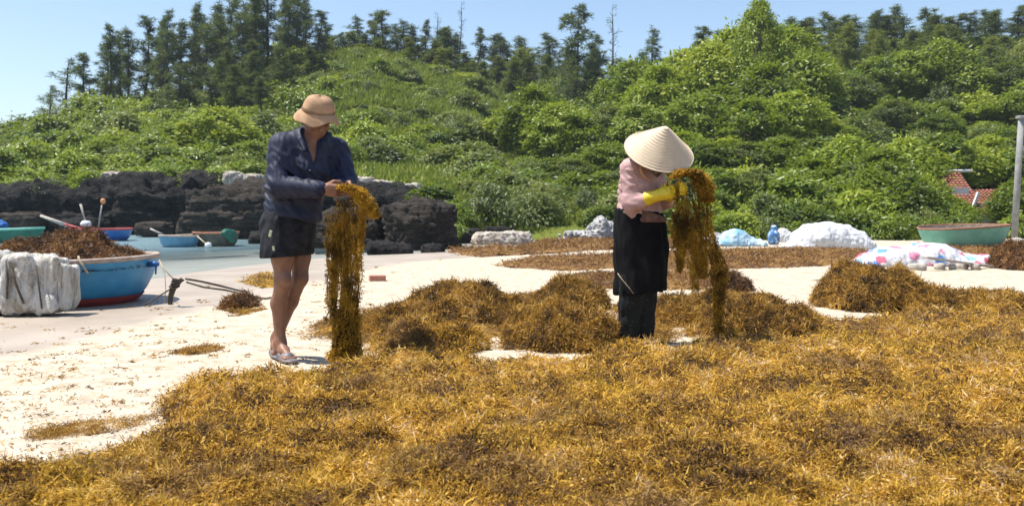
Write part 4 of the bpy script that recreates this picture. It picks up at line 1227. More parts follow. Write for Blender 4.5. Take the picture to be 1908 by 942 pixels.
def bundle(name, ropes, mp, n, label, seed, mat, depth=.05):
    """hanging armful of seaweed: limp strings with small leaves along them; ropes = (polyline in pixels with radius, share, depth)"""
    rg = np.random.default_rng(seed)
    Vs, Qs, Rs, n0 = [], [], [], 0
    def put(V, Q, r):
        nonlocal n0
        Vs.append(V); Qs.append(Q + n0); Rs.append(r); n0 += len(V)
    tot = sum(r[1] for r in ropes)
    for pts, share, yoff in ropes:
        pts = np.array(pts, float); K = len(pts) - 1
        ns = max(4, int(n * share / tot))
        K_ = np.arange(K + 1)
        for k in range(ns):
            ln = K * (.15 + .45 * rg.random())
            t0 = rg.random() * (K - ln * .6)
            t = np.clip(np.linspace(t0, t0 + ln, 14), 0, K)
            cx = np.interp(t, K_, pts[:, 0]); cy = np.interp(t, K_, pts[:, 1]); rad = np.interp(t, K_, pts[:, 2]) / mp.scale
            ang = rg.random() * 6.28; rr = math.sqrt(rg.random()) * 1.05
            ph = rg.random(4) * 6.28
            c = np.stack([mp(a_, b_, yoff) for a_, b_ in zip(cx, cy)])
            c[:, 0] += rad * rr * np.cos(ang) + (.006 + .012 * rg.random()) * np.sin(t * 2.6 + ph[0]) + .004 * np.sin(t * 11 + ph[1])
            c[:, 1] += rad * rr * np.sin(ang) * .8 + .006 * np.sin(t * 6 + ph[2])
            # the string itself
            w = .0016 + .0018 * rg.random()
            tg = norm(np.gradient(c, axis=0) + 1e-6); sd = norm(np.cross(tg, rg.normal(size=3)))
            V = np.stack([c - sd * w, c + sd * w], 1).reshape(-1, 3)
            i = np.arange(13) * 2
            put(V, np.stack([i, i + 1, i + 3, i + 2], -1), np.full(28, rg.random() * .5))
            # leaves and little bladders along it
            m_ = int(70 * ln / K * 2 * (.6 + .8 * rg.random()))
            j = rg.random(m_) * 12.99; i0 = j.astype(int); f = (j - i0)[:, None]
            q = c[i0] * (1 - f) + c[i0 + 1] * f + rg.normal(size=(m_, 3)) * .005
            dd = tg[i0] * .8 + rg.normal(size=(m_, 3)) * .75
            tone = rg.random() * .5
            V, Q, r = leaves(q, norm(rg.normal(size=(m_, 3))), dd, .010 + .020 * rg.random(m_), .004 + .005 * rg.random(m_), rg)
            put(V, Q, r * .5 + tone)
    return mesh_np(name, np.concatenate(Vs), [np.concatenate(Qs)], M[mat], False, {'rnd': np.concatenate(Rs)})

# ------------------------------------------------------------------ the man
class Map:
    def __init__(s, cx, cy, scale): s.cx, s.cy, s.scale = cx, cy, scale
    def __call__(s, px, py, y=0.0): return np.array([(px - s.cx) / s.scale, y, (s.cy - py) / s.scale])

mm = Map(535, 668, 296.0)
MD = 5.74
man = thing('person', 'man in navy shirt, dark shorts and tan bucket hat lifting seaweed', 'person', ((535 - 954) / FPX * MD, MD, .012))
hf = np.array([.50, -.72, -.48]); hf /= np.linalg.norm(hf)              # where the face points
hu = np.array([0, 0, 1.0]) - hf * hf[2]; hu /= np.linalg.norm(hu)
hr = np.cross(hf, hu)                                                     # the man's right is -hr
HC = mm(593, 228, -.05)
def hd(f, u, r=0.0): return HC + hf * f + hu * u + hr * r
HR = np.stack([hf, hr, hu], 1)
sR, eR, wR = mm(533, 280, -.10), mm(532, 350, -.19), mm(616, 357, -.25)
sL, eL, wL = mm(620, 284, .11), mm(643, 338, .03), mm(650, 358, -.17)
b = Sdf((-.22, -.42, -.03), (.62, .34, 1.72), .006)
b.ell(hd(-.005, .02), (.096, .076, .108), HR, .02)
b.ell(hd(.03, -.055), (.062, .058, .062), HR, .03)                        # jaw
b.ell(hd(.062, -.088), (.024, .026, .018), HR, .02)                       # chin
b.cone(hd(.092, .012), hd(.112, -.022), .009, .014, .014)                 # nose
for s in (-1, 1):
    b.ell(hd(.105, -.026, s * .013), (.010, .009, .008), HR, .008)
    b.ell(hd(.083, .026, s * .034), (.014, .028, .009), HR, .014)         # brow
    b.ell(hd(.088, .006, s * .033), (.012, .016, .009), HR, .006, 'sub')  # eye socket
    b.ell(hd(.080, .006, s * .033), (.011, .014, .010), HR, .004)
    b.ell(hd(.066, -.022, s * .046), (.022, .018, .018), HR, .016)        # cheekbone
    b.ell(hd(-.002, -.004, s * .080), (.022, .011, .034), HR, .006)       # ear
b.ell(hd(.090, -.052), (.012, .024, .007), HR, .006)
b.ell(hd(.086, -.065), (.012, .021, .008), HR, .006)
nb_ = mm(578, 262, .0)
b.cone(hd(-.03, -.05), nb_, .056, .062, .04)
b.cone(nb_, mm(573, 300, -.005), .066, .10, .03)
b.cone(mm(573, 300, -.01), mm(545, 410, .0), .125, .115, .05)
b.cone(nb_, sR, .055, .052, .03); b.cone(nb_, sL, .055, .052, .03)
b.chain([sR, eR, wR], [.058, .046, .030], .03)
b.chain([sL, eL, wL], [.058, .046, .030], .03)
b.ell(mm(536, 425, .0), (.115, .10, .10), None, .05)
# legs: near leg then far leg
kn, an = mm(534, 524, -.10), mm(525, 638, -.04)
b.chain([mm(530, 440, -.065), mm(533, 482, -.09), kn], [.08, .065, .047], .03)
b.chain([kn, mm(524, 566, -.055), an], [.046, .048, .031], .03)
b.ell(mm(541, 519, -.135), (.035, .03, .04), None, .02)
kf, af = mm(558, 522, .02), mm(507, 636, .12)
b.chain([mm(548, 440, .065), mm(556, 482, .05), kf], [.08, .062, .046], .03)
b.chain([kf, mm(535, 566, .075), af], [.045, .048, .031], .03)
for an_, hl, to in ((an, mm(519, 657, -.01), mm(549, 660, -.15)), (af, mm(501, 655, .15), mm(516, 659, .02))):
    b.cone(an_, hl, .034, .031, .03)
    mid_ = hl * .45 + to * .55 + np.array([0, 0, .02])
    b.chain([an_ - np.array([0, 0, .015]), mid_, to], [.034, .031, .022], .025)
    dirf = norm(to - hl); sid = np.array([-dirf[1], dirf[0], 0])
    for q in range(5):
        o_ = sid * (q - 2) * .0165
        b.cone(to + o_ - dirf * .01, to + o_ + dirf * (.032 - .004 * abs(q - 1.5)) - np.array([0, 0, .006]), .011, .009 if q < 4 else .011, .006)
# hands closing on the seaweed
def hand(b, w, fdir, up, palm, k=.010, r=.0088, side=1):
    """w wrist, fdir towards the knuckles, up from little finger to index finger, palm direction"""
    fdir = np.asarray(fdir, float); fdir /= np.linalg.norm(fdir)
    up = np.asarray(up, float); up = up - fdir * (up @ fdir); up /= np.linalg.norm(up)
    pl = np.asarray(palm, float); pl = pl - fdir * (pl @ fdir) - up * (pl @ up); pl /= np.linalg.norm(pl)
    b.cone(w, w + fdir * .04, .027, .03, .02, flat=(pl, .65))
    b.cone(w + fdir * .035 + up * .015, w + fdir * .08 + up * .018, .024, .02, .015, flat=(pl, .75))
    b.cone(w + fdir * .035 - up * .015, w + fdir * .076 - up * .02, .024, .019, .015, flat=(pl, .75))
    for q, ln in enumerate((.9, 1.0, .95, .76)):
        k0 = w + fdir * (.083 - .004 * abs(q - 1)) + up * (.030 - .0205 * q)
        k1 = k0 + (fdir * .75 + pl * .65) * .042 * ln
        k2 = k1 + (fdir * .0 + pl * 1.0) * .027 * ln
        k3 = k2 + (fdir * -.7 + pl * .6) * .021 * ln
        b.chain([k0, k1, k2, k3], [r * 1.12, r, r * .94, r * .8], .004)
    t0 = w + fdir * .028 + up * .026 + pl * .012
    t1 = t0 + fdir * .032 + up * .022 + pl * .02
    t2 = t1 + fdir * .03 + up * .002 + pl * .02
    t3 = t2 + fdir * .018 - up * .012 + pl * .012
    b.chain([t0, t1, t2, t3], [.0155, .0125, .0115, .009], .006)
hand(b, wR, (1, .05, -.12), (.1, -.1, 1), (0, 1, -.15))
hand(b, wL, (.75, -.5, -.1), (.1, 0, 1), (-.6, -.7, 0))
body = b.build('body', M['skin'], man)

hb = Sdf(hd(0, 0) - .17, hd(0, 0) + .17, .006)
hb.ell(hd(-.014, .018), (.094, .079, .102), HR, .01)
hb.half(hd(.045, .0), hf * 1 - hu * .75)
hb.half(hd(0, -.055), -hu)
hb.build('hair', M['hair'], man)
for s in (-1, 1):
    e = MB(); e.tube([hd(.093, .024, s * .016), hd(.093, .031, s * .034), hd(.080, .027, s * .052)], [.003, .0045, .003], 6); e.build('eyebrow', M['hair'], man, True)
    e = MB(); e.tube([hd(.0905, .004, s * .019), hd(.0925, .0005, s * .033), hd(.083, .004, s * .047)], [.0015, .0028, .0015], 6); e.build('eyelid', M['hair'], man, True)

# hat: soft crown, band and a drooping wavy brim
HX = frame_from(norm(hu * .75 + np.array([.03, .0, .45])), (1, 0, 0))
hatc = HC + hu * .040 - hf * .006
hm_ = MB()
cr = [(.0, .113), (.03, .111), (.053, .105), (.073, .093), (.088, .070), (.098, .040), (.103, .010)]
def dent(r, z, th): return r * (1 + .03 * np.sin(3 * th + 1) + .015 * np.sin(5 * th)), z + .006 * np.sin(2 * th + .5)
hm_.lathe(cr, 56, wob=dent)
crown = hm_.build('hat_crown', M['felt'], man, True)
def brimw(r, z, th):
    t = (r - .098) / .045
    return r * (1 + .02 * np.sin(4 * th) * t), z - t * (.012 * np.sin(3 * th + .8) + .010 * np.sin(5 * th + 2.2) + .012 * np.cos(th + 2.3))
br = MB().lathe([(.098, .014), (.106, .008), (.118, -.006), (.129, -.020), (.137, -.036), (.1395, -.040), (.137, -.043), (.125, -.026), (.112, -.011), (.100, .000)], 72, wob=brimw)
brim = br.build('hat_brim', M['felt'], man, True)
bd = MB().lathe([(.1035, .006), (.1052, .010), (.1045, .022), (.1020, .027)], 56, wob=dent).build('hat_band', M['band'], man, True)
import mathutils
Mx = mathutils.Matrix([list(HX[0]) + [hatc[0]], list(HX[1]) + [hatc[1]], list(HX[2]) + [hatc[2]], [0, 0, 0, 1]])
for o in (crown, brim, bd): o.matrix_local = Mx

# shirt
s = Sdf((-.26, -.36, .70), (.50, .32, 1.46), .0072)
s.cone(mm(576, 278, .0), mm(568, 320, -.01), .125, .158, .06)
s.cone(mm(568, 320, -.01), mm(548, 395, .0), .155, .155, .06, flat=((.6, -.8, 0), .88))
s.cone(mm(548, 395, .0), mm(550, 412, -.01), .155, .162, .05, flat=((.6, -.8, 0), .9))
s.cone(mm(578, 264, .005), sR + np.array([.01, .01, .012]), .075, .074, .05); s.cone(mm(578, 264, .005), sL + np.array([-.01, 0, .012]), .075, .074, .05)
s.chain([sR, eR + np.array([.0, -.0, -.004])], [.082, .072], .045)
s.chain([eR + np.array([0, 0, -.006]), wR + np.array([-.02, 0, -.002])], [.071, .046], .03)
s.chain([sL, eL], [.080, .068], .045); s.chain([eL, wL + np.array([.0, .03, .0])], [.066, .046], .03)
# drape of cloth between the back and the right arm
s.cone(mm(533, 300, -.03), mm(520, 372, -.02), .068, .066, .06)
s.cone(mm(518, 372, -.02), mm(519, 400, .0), .060, .055, .05)
cf = norm(np.array([.55, -.82, .12]))                                       # chest direction
def folds(p):
    u = p @ norm(np.array([.75, .1, .66])); v = p @ norm(np.array([-.6, .2, .77])); w = p @ norm(np.array([.3, 1.0, .1]))
    q = np.stack([u * 22, v * 6, w * 7], -1)
    f1 = np.abs(fbm(q, 2, 3)) * .030
    q2 = np.stack([p[:, 0] * 34, p[:, 1] * 12, p[:, 2] * 13 + p[:, 0] * 22], -1)
    f2 = np.abs(fbm(q2, 2, 8)) * .026 * sstep(mm(600, 330)[2] , mm(600, 350)[2], p[:, 2] * -1 + 2 * mm(600, 340)[2])
    return (-.010 + f1 + f2 * .7) * (.35 + .65 * sstep(mm(0, 262)[2], mm(0, 300)[2], p[:, 2]))
s.ripple(folds, .05)
s.put(lambda p: p[..., 2] - mm(0, 413)[2] - .012 * np.sin(p[..., 0] * 21 + 1) - .008 * np.sin(p[..., 1] * 30), s.lo, (.5, .32, .88), .006, 'sub')
# open neck: a V cut down the chest
vt, vb = mm(580, 240, -.12), mm(592, 306, -.20)
s.cone(hd(-.035, -.03), hd(-.02, -.085), .060, .066, .012, 'sub')
lat = norm(np.array([.82, .55, 0])); vc = mm(588, 306, -.10)
def vcut(p):
    z0, z1 = mm(0, 308)[2], mm(0, 246)[2]
    w_ = .004 + .052 * np.clip((p[..., 2] - z0) / (z1 - z0), 0, 1.2)
    return np.maximum(np.maximum(np.abs((p - vc) @ lat) - w_, z0 - p[..., 2]), -((p - vc) @ cf) - .03)
s.put(vcut, mm(560, 308, -.3), mm(615, 236, .02), .008, 'sub')
shirt = s.build('shirt', M['shirt'], man)
c_ = Sdf(mm(578, 255, 0) - np.array([.2, .25, .16]), mm(578, 255, 0) + np.array([.2, .25, .16]), .0045)
for pts in ([mm(580, 240, .075), mm(564, 243, .03), mm(562, 252, -.05), mm(570, 266, -.12), mm(579, 286, -.165)], [mm(580, 240, .075), mm(598, 244, .065), mm(611, 256, .0), mm(610, 268, -.07), mm(602, 288, -.135)]):
    c_.chain(pts, [.020, .022, .024, .022, .010], .012, flat=((.45, -.75, .3), .55))
c_.build('collar', M['shirt'], shirt)
for t in (.25, .6):
    p_ = mm(590 - 2 * t, 312 + 46 * t, -.185 + .01 * t)
    MB().lathe([(0, .004), (.005, .004), (.006, 0)], 10, p_).build('button', M['sandal'], shirt, True)

# shorts
s = Sdf((-.24, -.26, .58), (.26, .26, 1.04), .0075)
s.cone(mm(545, 384, 0), mm(538, 425, 0), .128, .15, .05, flat=((.6, -.8, 0), .9))
s.cone(mm(526, 425, -.05), mm(524, 480, -.08), .118, .112, .03)
s.cone(mm(552, 425, .055), mm(558, 470, .045), .112, .086, .03)
s.cone(mm(538, 415, .0), mm(541, 446, -.01), .15, .125, .05)
s.ripple(lambda p: .006 - np.abs(fbm(np.stack([p[:, 0] * 24, p[:, 1] * 24, p[:, 2] * 7], -1), 2, 5)) * .020)
s.half(mm(525, 481, 0), (.06, 0, -1))
s.cone(mm(527, 455, -.06), mm(526, 492, -.085), .085, .098, .004, 'sub')
s.cone(mm(553, 450, .055), mm(558, 492, .045), .066, .072, .004, 'sub')
shorts = s.build('shorts', M['shorts'], man)
for (px, py, w, h, a) in ((518, 437, .030, .045, .2), (524, 464, .026, .035, -.15)):
    pt = mm(px, py, -.19)
    MB().box((0, 0, 0), (w * .55, .006, h * .9), rotz(.1) @ roty(a), .002).build('print_patch', M['patch'], shorts, loc=tuple(pt + np.array([0, .008, 0])))
# sandals
for an_, hl, to in ((an, mm(519, 657, -.01), mm(549, 660, -.15)), (af, mm(501, 655, .15), mm(516, 659, .02))):
    d = norm(np.array([to[0] - hl[0], to[1] - hl[1], 0]))
    c0, c1 = hl - d * .02, to + d * .04
    sd_ = Sdf(np.minimum(c0, c1) - .08, np.maximum(c0, c1) + .08, .005)
    sd_.cone((c0[0], c0[1], .006), (c1[0], c1[1], .006), .040, .046, .01, flat=((0, 0, 1), .32))
    mid_ = c0 * .38 + c1 * .62
    sd_.cone((mid_[0] - d[0] * .03, mid_[1] - d[1] * .03, .022), (mid_[0] + d[0] * .035, mid_[1] + d[1] * .035, .012), .047, .044, .012, flat=((0, 0, 1), .95))
    sd_.cone((mid_[0] - d[0] * .10, mid_[1] - d[1] * .10, .040), (mid_[0] + d[0] * .0, mid_[1] + d[1] * .0, .030), .040, .034, .01, 'sub')
    sd_.build('sandal', M['sandal'], man)

class WMap(Map):
    def __init__(s, base, m): s.b, s.m, s.scale = np.asarray(base, float), m, m.scale
    def __call__(s, px, py, y=0.0): return s.b + s.m(px, py, y)
wm = WMap(man.location, mm)
ropes = [
    ([(648, 352, 8), (662, 354, 14), (682, 364, 16), (700, 388, 13), (707, 404, 7)], 4.4, -.27),
    ([(650, 362, 8), (642, 410, 10), (637, 460, 8), (636, 510, 6), (633, 560, 4), (638, 610, 4)], 2.6, -.22),
    ([(662, 365, 12), (656, 440, 13), (658, 520, 8), (655, 600, 13), (657, 640, 17), (656, 664, 27)], 4.6, -.22),
    ([(680, 375, 13), (676, 440, 8), (674, 500, 6), (673, 580, 7), (674, 650, 11)], 2.6, -.24),
    ([(690, 380, 11), (690, 420, 7), (685, 470, 4), (684, 520, 2)], .6, -.27),
    ([(632, 390, 5), (627, 460, 3), (627, 540, 3), (625, 590, 2)], .5, -.25),
    ([(645, 560, 12), (644, 640, 16), (640, 662, 18)], 1.8, -.23),
]
tag(link('seaweed_bundle', bundle('seaweed_bundle', ropes, wm, 450, '', 81, 'weed_held')), 'long dripping bundle of seaweed hanging from the hands of the man', 'seaweed bundle')

# ------------------------------------------------------------------ the woman
wo = Map(1187, 644, 267.0)
WD = 6.36
woman = thing('person', 'woman in conical hat, pink shirt and black apron shaking seaweed with yellow gloves', 'person', ((1187 - 954) / FPX * WD, WD, .012))
sR, eR, wR = wo(1170, 322, -.12), wo(1174, 384, -.15), wo(1214, 371, -.27)
sL, eL, wL = wo(1222, 324, .11), wo(1238, 380, .02), wo(1248, 362, -.17)
hax = norm(np.array([.13, -.62, .77]))
HCW = wo(1216, 300, -.10)
hfw = norm(np.array([.45, -.62, -.62])); hfw = norm(hfw - hax * (hfw @ hax)); hrw = np.cross(hfw, hax)
HRW = np.stack([hfw, hrw, hax], 1)
def hw(f, u, r=0.0): return HCW + hfw * f + hax * u + hrw * r
b = Sdf((-.24, -.46, -.03), (.36, .28, 1.46), .006)
b.ell(HCW, (.093, .074, .105), HRW, .02)
b.ell(hw(.03, -.07), (.056, .052, .055), HRW, .03)
b.cone(hw(.09, .0), hw(.106, -.034), .009, .013, .012)
for sg in (-1, 1):
    b.ell(hw(.084, -.008, sg * .032), (.012, .016, .009), HRW, .006, 'sub'); b.ell(hw(.077, -.008, sg * .032), (.011, .014, .010), HRW, .004)
    b.ell(hw(0, -.015, sg * .077), (.020, .011, .032), HRW, .006)
nbw = wo(1198, 318, -.02)
b.cone(hw(-.03, -.05), nbw, .05, .055, .04)
b.cone(nbw, wo(1192, 345, -.02), .07, .11, .05); b.cone(wo(1192, 345, -.02), wo(1190, 415, 0), .115, .115, .05)
b.cone(nbw, sR, .06, .055, .04); b.cone(nbw, sL, .06, .055, .04)
b.chain([sR, eR, wR], [.052, .042, .027], .03); b.chain([sL, eL, wL], [.052, .042, .027], .03)
b.ell(wo(1192, 425, 0), (.12, .10, .10), None, .05)
for (hx, hy_, kx, ky, ax_, ay) in ((1180, -.045, 1178, -.05, 1169, -.02), (1204, .05, 1204, .03, 1203, .05)):
    b.chain([wo(hx, 440, hy_), wo(kx, 545, ky), wo(ax_, 628, ay)], [.058, .046, .034], .03)
    b.chain([wo(ax_, 628, ay), wo(ax_ + 3, 638, ay - .03), wo(ax_ + 16, 640, ay - .12)], [.036, .034, .024], .02)
hand(b, wR, (.95, -.1, .25), (-.2, -.1, 1), (.1, 1, -.1), r=.008)
hand(b, wL, (.6, -.6, .1), (0, 0, 1), (-.5, -.7, 0), r=.008)
b.build('body', M['skin'], woman)
# gloves
for w, e_, fd, up_, pm in ((wR, eR, (.95, -.1, .25), (-.2, -.1, 1), (.1, 1, -.1)), (wL, eL, (.6, -.6, .1), (0, 0, 1), (-.5, -.7, 0))):
    g = Sdf(w - .16, w + .16, .005)
    hand(g, w, fd, up_, pm, r=.0125)
    f_ = norm(np.array(fd, float))
    g.cone(w, w + f_ * .05, .034, .037, .02)
    back = norm(e_ - w)
    g.cone(w + back * .085, w, .050, .036, .015)
    g.ripple(lambda p: .002 * np.sin(((p - w) @ back) * 420), .02)
    g.half(w + back * .088, back)
    g.build('glove', M['glove'], woman)
# shirt
s = Sdf((-.26, -.34, .80), (.28, .26, 1.34), .0072)
s.cone(wo(1196, 322, -.01), wo(1192, 352, -.02), .10, .138, .06)
s.cone(wo(1192, 352, -.02), wo(1190, 402, .0), .138, .15, .06)
s.cone(wo(1190, 402, 0), wo(1190, 424, 0), .15, .155, .04)
s.cone(wo(1197, 318, -.01), sR + np.array([.01, .0, .0]), .07, .066, .05); s.cone(wo(1197, 318, -.01), sL, .07, .064, .05)
s.chain([sR, eR + np.array([-.004, 0, -.004])], [.072, .064], .04); s.chain([eR + np.array([-.004, 0, -.006]), wR - norm(wR - eR) * .07], [.064, .040], .03)
s.chain([sL, eL], [.070, .060], .04); s.chain([eL, wL - norm(wL - eL) * .07], [.060, .040], .03)
s.ripple(lambda p: .007 - np.abs(fbm(np.stack([p[:, 0] * 17 + p[:, 2] * 9, p[:, 1] * 14, p[:, 2] * 22], -1), 2, 13)) * .020, .05)
s.half(wo(1190, 418, 0), (0, 0, -1))
s.cone(hw(-.03, -.04), hw(-.03, -.10), .055, .06, .01, 'sub')
s.build('shirt', M['pink'], woman)
s = Sdf(wo(1192, 408, 0) - np.array([.24, .24, .08]), wo(1192, 408, 0) + np.array([.24, .24, .08]), .006)
s.cone(wo(1203, 396, -.04), wo(1204, 416, -.04), .13, .135, .03)
s.ripple(lambda p: .004 - np.abs(fbm(p * np.array([16, 16, 30]), 2, 15)) * .016)
s.half(wo(1190, 419, 0), (0, 0, -1)); s.half(wo(1190, 396, 0), (.3, 0, 1))
s.build('inner_hem', M['brown_cloth'], woman)
# scarf round neck and lower face
s = Sdf(hw(0, -.06) - .17, hw(0, -.06) + .17, .005)
s.ell(hw(.032, -.068), (.070, .064, .060), HRW, .02)
s.cone(hw(-.01, -.09), nbw + np.array([.02, -.02, .03]), .068, .085, .03)
s.ripple(lambda p: .003 - np.abs(fbm(p * np.array([24, 24, 40]), 2, 17)) * .012)
s.build('scarf', M['scarf'], woman)
MB().tube([wo(1190, 304, -.16), wo(1187, 314, -.185), wo(1186, 324, -.20), wo(1189, 333, -.21), wo(1196, 340, -.215), wo(1206, 344, -.22)], [.007, .010, .011, .010, .008, .005], 8).build('chin_strap', M['scarf_tie'], woman, True)
# conical hat
FX = frame_from(hax, (1, 0, 0)); hc = wo(1222, 290, -.135)
# conical hat placement
Mx = mathutils.Matrix([list(FX[0]) + [hc[0]], list(FX[1]) + [hc[1]], list(FX[2]) + [hc[2]], [0, 0, 0, 1]])
prof = []
for i in range(61):
    t = i / 60
    r = .237 * t ** .93
    prof.append((r, .208 * (1 - t) - .004 * np.sin(t * math.pi) - .014 * max(0, 1 - t / .08) ** 2 + .0016 * math.cos(t * 16 * 2 * math.pi) * (t > .05)))
inner = [(r * .985, z - .007) for r, z in prof[::-1]]
h1 = MB().lathe(prof + inner, 96).build('hat', M['straw'], woman, True); h1.matrix_local = Mx
rimp = [(.237 + .004 * math.cos(a), .0 + .004 * math.sin(a)) for a in np.linspace(0, 2 * math.pi, 9)[:-1]]
h2 = MB().lathe(rimp, 96, closed=True).build('hat_rim', M['straw_hoop'], h1, True)
for i in range(1, 15):
    t = i / 15
    r = .237 * t ** .93; z = .208 * (1 - t) - .004 * math.sin(t * math.pi)
    pr = [(r + .0009 * math.cos(a), z + .0018 + .0009 * math.sin(a)) for a in np.linspace(0, 2 * math.pi, 7)[:-1]]
    MB().lathe(pr, 72, closed=True).build('hat_hoop', M['straw_hoop'], h1, True)
# apron and trousers
s = Sdf((-.30, -.30, .30), (.34, .28, 1.00), .0085)
def skirt(p):
    z = p[..., 2]
    t = np.clip((wo(0, 395)[2] - z) / (wo(0, 395)[2] - wo(0, 552)[2]), 0, 1)
    cx = wo(1190, 0)[0] + (wo(1196, 0)[0] - wo(1190, 0)[0]) * t
    rx = .166 + .014 * np.sin(np.pi * np.minimum(t * 1.25, 1)) + .010 * t; ry = .160 + .012 * t
    th = np.arctan2(p[..., 1] / ry, (p[..., 0] - cx) / rx)
    k0 = np.sqrt(((p[..., 0] - cx) / rx) ** 2 + (p[..., 1] / ry) ** 2)
    fold = (.010 * np.sin(th * 5 + 1.2 + z * 4) + .007 * np.sin(th * 9 + z * 9)) * t
    return (k0 - 1) * .145 + fold
s.put(skirt, (-.24, -.22, .345), (.30, .22, .945), .01)
s.half(wo(1190, 398, 0), (.12, 0, 1)); s.half(wo(1195, 549, 0), (.10, 0, -1))
s.ripple(lambda p: .004 - np.abs(fbm(p * np.array([15, 15, 5]), 2, 23)) * .024)
s.put(lambda p: np.maximum(skirt(p) + .034, p[..., 2] - .50), (-.24, -.22, .33), (.30, .22, .52), .004, 'sub')
apron = s.build('apron', M['black_cloth'], woman)
MB().tube([wo(1147, 512, -.12), wo(1156, 525, -.155), wo(1166, 537, -.176), wo(1174, 548, -.186)], .0022, 6).build('apron_string', M['rope_pale'], apron, True)
s = Sdf((-.24, -.24, -.01), (.24, .24, .60), .008)
for (x0, y0, x1_, y1_, r0, r1) in ((1178, -.045, 1168, -.03, .098, .066), (1204, .05, 1202, .045, .096, .064)):
    s.cone(wo(x0, 520, y0), wo(x1_, 638, y1_), r0, r1, .03)
s.ripple(lambda p: .005 - np.abs(fbm(p * np.array([22, 22, 8]), 2, 27)) * .020)
s.half(wo(1190, 641, 0), (0, 0, -1))
s.build('trousers', M['trousers'], woman)

ww = WMap(woman.location, wo)
ropes = [
    ([(1238, 342, 8), (1252, 332, 13), (1270, 328, 15), (1286, 336, 15), (1296, 356, 13), (1300, 380, 9)], 6.0, -.30),
    ([(1248, 345, 10), (1256, 400, 13), (1258, 440, 11), (1257, 470, 7), (1254, 505, 3)], 2.2, -.25),
    ([(1266, 340, 15), (1276, 400, 16), (1286, 450, 15), (1292, 490, 11), (1297, 515, 5)], 4.2, -.23),
    ([(1290, 345, 12), (1298, 400, 11), (1306, 450, 11), (1318, 500, 10), (1322, 530, 7), (1322, 590, 5), (1323, 612, 4)], 3.0, -.26),
    ([(1300, 420, 7), (1314, 460, 9), (1328, 500, 7), (1330, 530, 4), (1328, 580, 4)], 1.2, -.27),
    ([(1270, 470, 12), (1278, 505, 7), (1281, 540, 3)], .7, -.25),
    ([(1240, 400, 7), (1247, 440, 6), (1248, 480, 4)], .6, -.27),
]
tag(link('seaweed_bundle', bundle('seaweed_bundle', ropes, ww, 500, '', 82, 'weed_held')), 'golden seaweed bundle streaming from the yellow gloves of the woman', 'seaweed bundle')

# ------------------------------------------------------------------ boats
def coracle(name, px, pyb, D, r, h, hull, rim, label, band=None, group=None, rz=0.0, squash=1.0, zb=None, parts=True, boards=0):
    x = (px - 954) / FPX * D
    z = (CAMZ + (HOR - pyb) / FPX * (D - r)) if zb is None else zb
    o = thing(name, label, 'boat', (x, D, z), rz, group)
    o.scale = (1, squash, 1)
    def wob(rr, zz, th): return rr * (1 + .012 * np.sin(3 * th + px)), zz + .012 * np.sin(2 * th + px * .3) * (zz > h * .6)
    outp = [(.0, -.06), (.45 * r, -.055), (.70 * r, -.01), (.80 * r, .04), (.88 * r, .16 * h / .5), (.94 * r, .30 * h / .5), (.985 * r, .46 * h / .5), (r, h)]
    inp = [(r - .03, h), (.95 * r, .45 * h / .5), (.86 * r, .2 * h / .5), (.7 * r, .08), (0, .06)]
    MB().lathe(outp, 56, wob=wob).build('hull', M[hull], o, True)
    MB().lathe(inp, 56, wob=wob).build('inner_lining', M['inside'], o, True)
    rp = [(r + .022 * math.cos(a) - .01, h + .006 + .026 * math.sin(a)) for a in np.linspace(0, 2 * math.pi, 9)[:-1]]
    MB().lathe(rp, 56, closed=True, wob=wob).build('rim', M[rim], o, True)
    if band:
        MB().lathe([(.72 * r, -.012), (.80 * r + .006, .032), (.845 * r + .006, .085)], 56, wob=wob).build('bottom_band', M[band], o, True)
    for k in range(boards):
        yy_ = (k - (boards - 1) / 2) * .5 * r
        w_ = math.sqrt(max(r * r - yy_ * yy_, .01)) * 1.9
        MB().box((0, yy_, h * .8), (w_, .09, .03), None, .008).build('thwart', M['wood_grey'], o)
    return o

bb = coracle('coracle', 108, 572, 9.72, 1.0, .47, 'boat_blue', 'rim_wood', 'blue coracle loaded with seaweed, standing on the wet sand', 'red', zb=-.03)
q = MB(); q.tube([(.98, -.05, .40), (1.06, -.07, .41), (1.10, -.08, .40)], [.03, .03, .02], 8); q.tube([(1.075, -.075, .40), (1.07, -.075, .30)], [.012, .01], 6)
q.build('oar_peg', M['boat_deepblue'], bb, True)
MB().tube([(.60, -.80, .52), (.63, -.86, .50), (.69, -.86, .40), (.71, -.84, .36)], .012, 6).build('rim_rope', M['rope_pale'], bb, True)
# its load
cx, cy, cz = bb.location
rg = np.random.default_rng(91)
def load_z(x, y):
    u, v = x - cx, y - cy
    r2 = (u * u + v * v) / .95 ** 2
    ds = np.hypot(u - np.clip(u, -.45, .30), v) + np.clip(-.12 - u, 0, 1) * .35
    cone_ = np.interp(ds, [0, .1, .22, .34, .5, .75], [1, .93, .66, .4, .16, 0]) * np.where(u < -.12, 1.0, 1.0)
    return cz + .43 + .27 * cone_ + (.10 * fbm2(x * 4.5, y * 4.5, 2, 92) + .09 * np.abs(fbm2(x * 9, y * 9, 2, 93))) * sstep(1.05, .85, np.sqrt(r2)) - .05 * sstep(.7, 1.0, r2)
def load_mask(x, y): return .97 - np.hypot(x - cx, y - cy)
a_ = rg.random(20000) * 6.283; r_ = .96 * np.sqrt(rg.random(20000))
lx, ly = cx + r_ * np.cos(a_), cy + r_ * np.sin(a_)
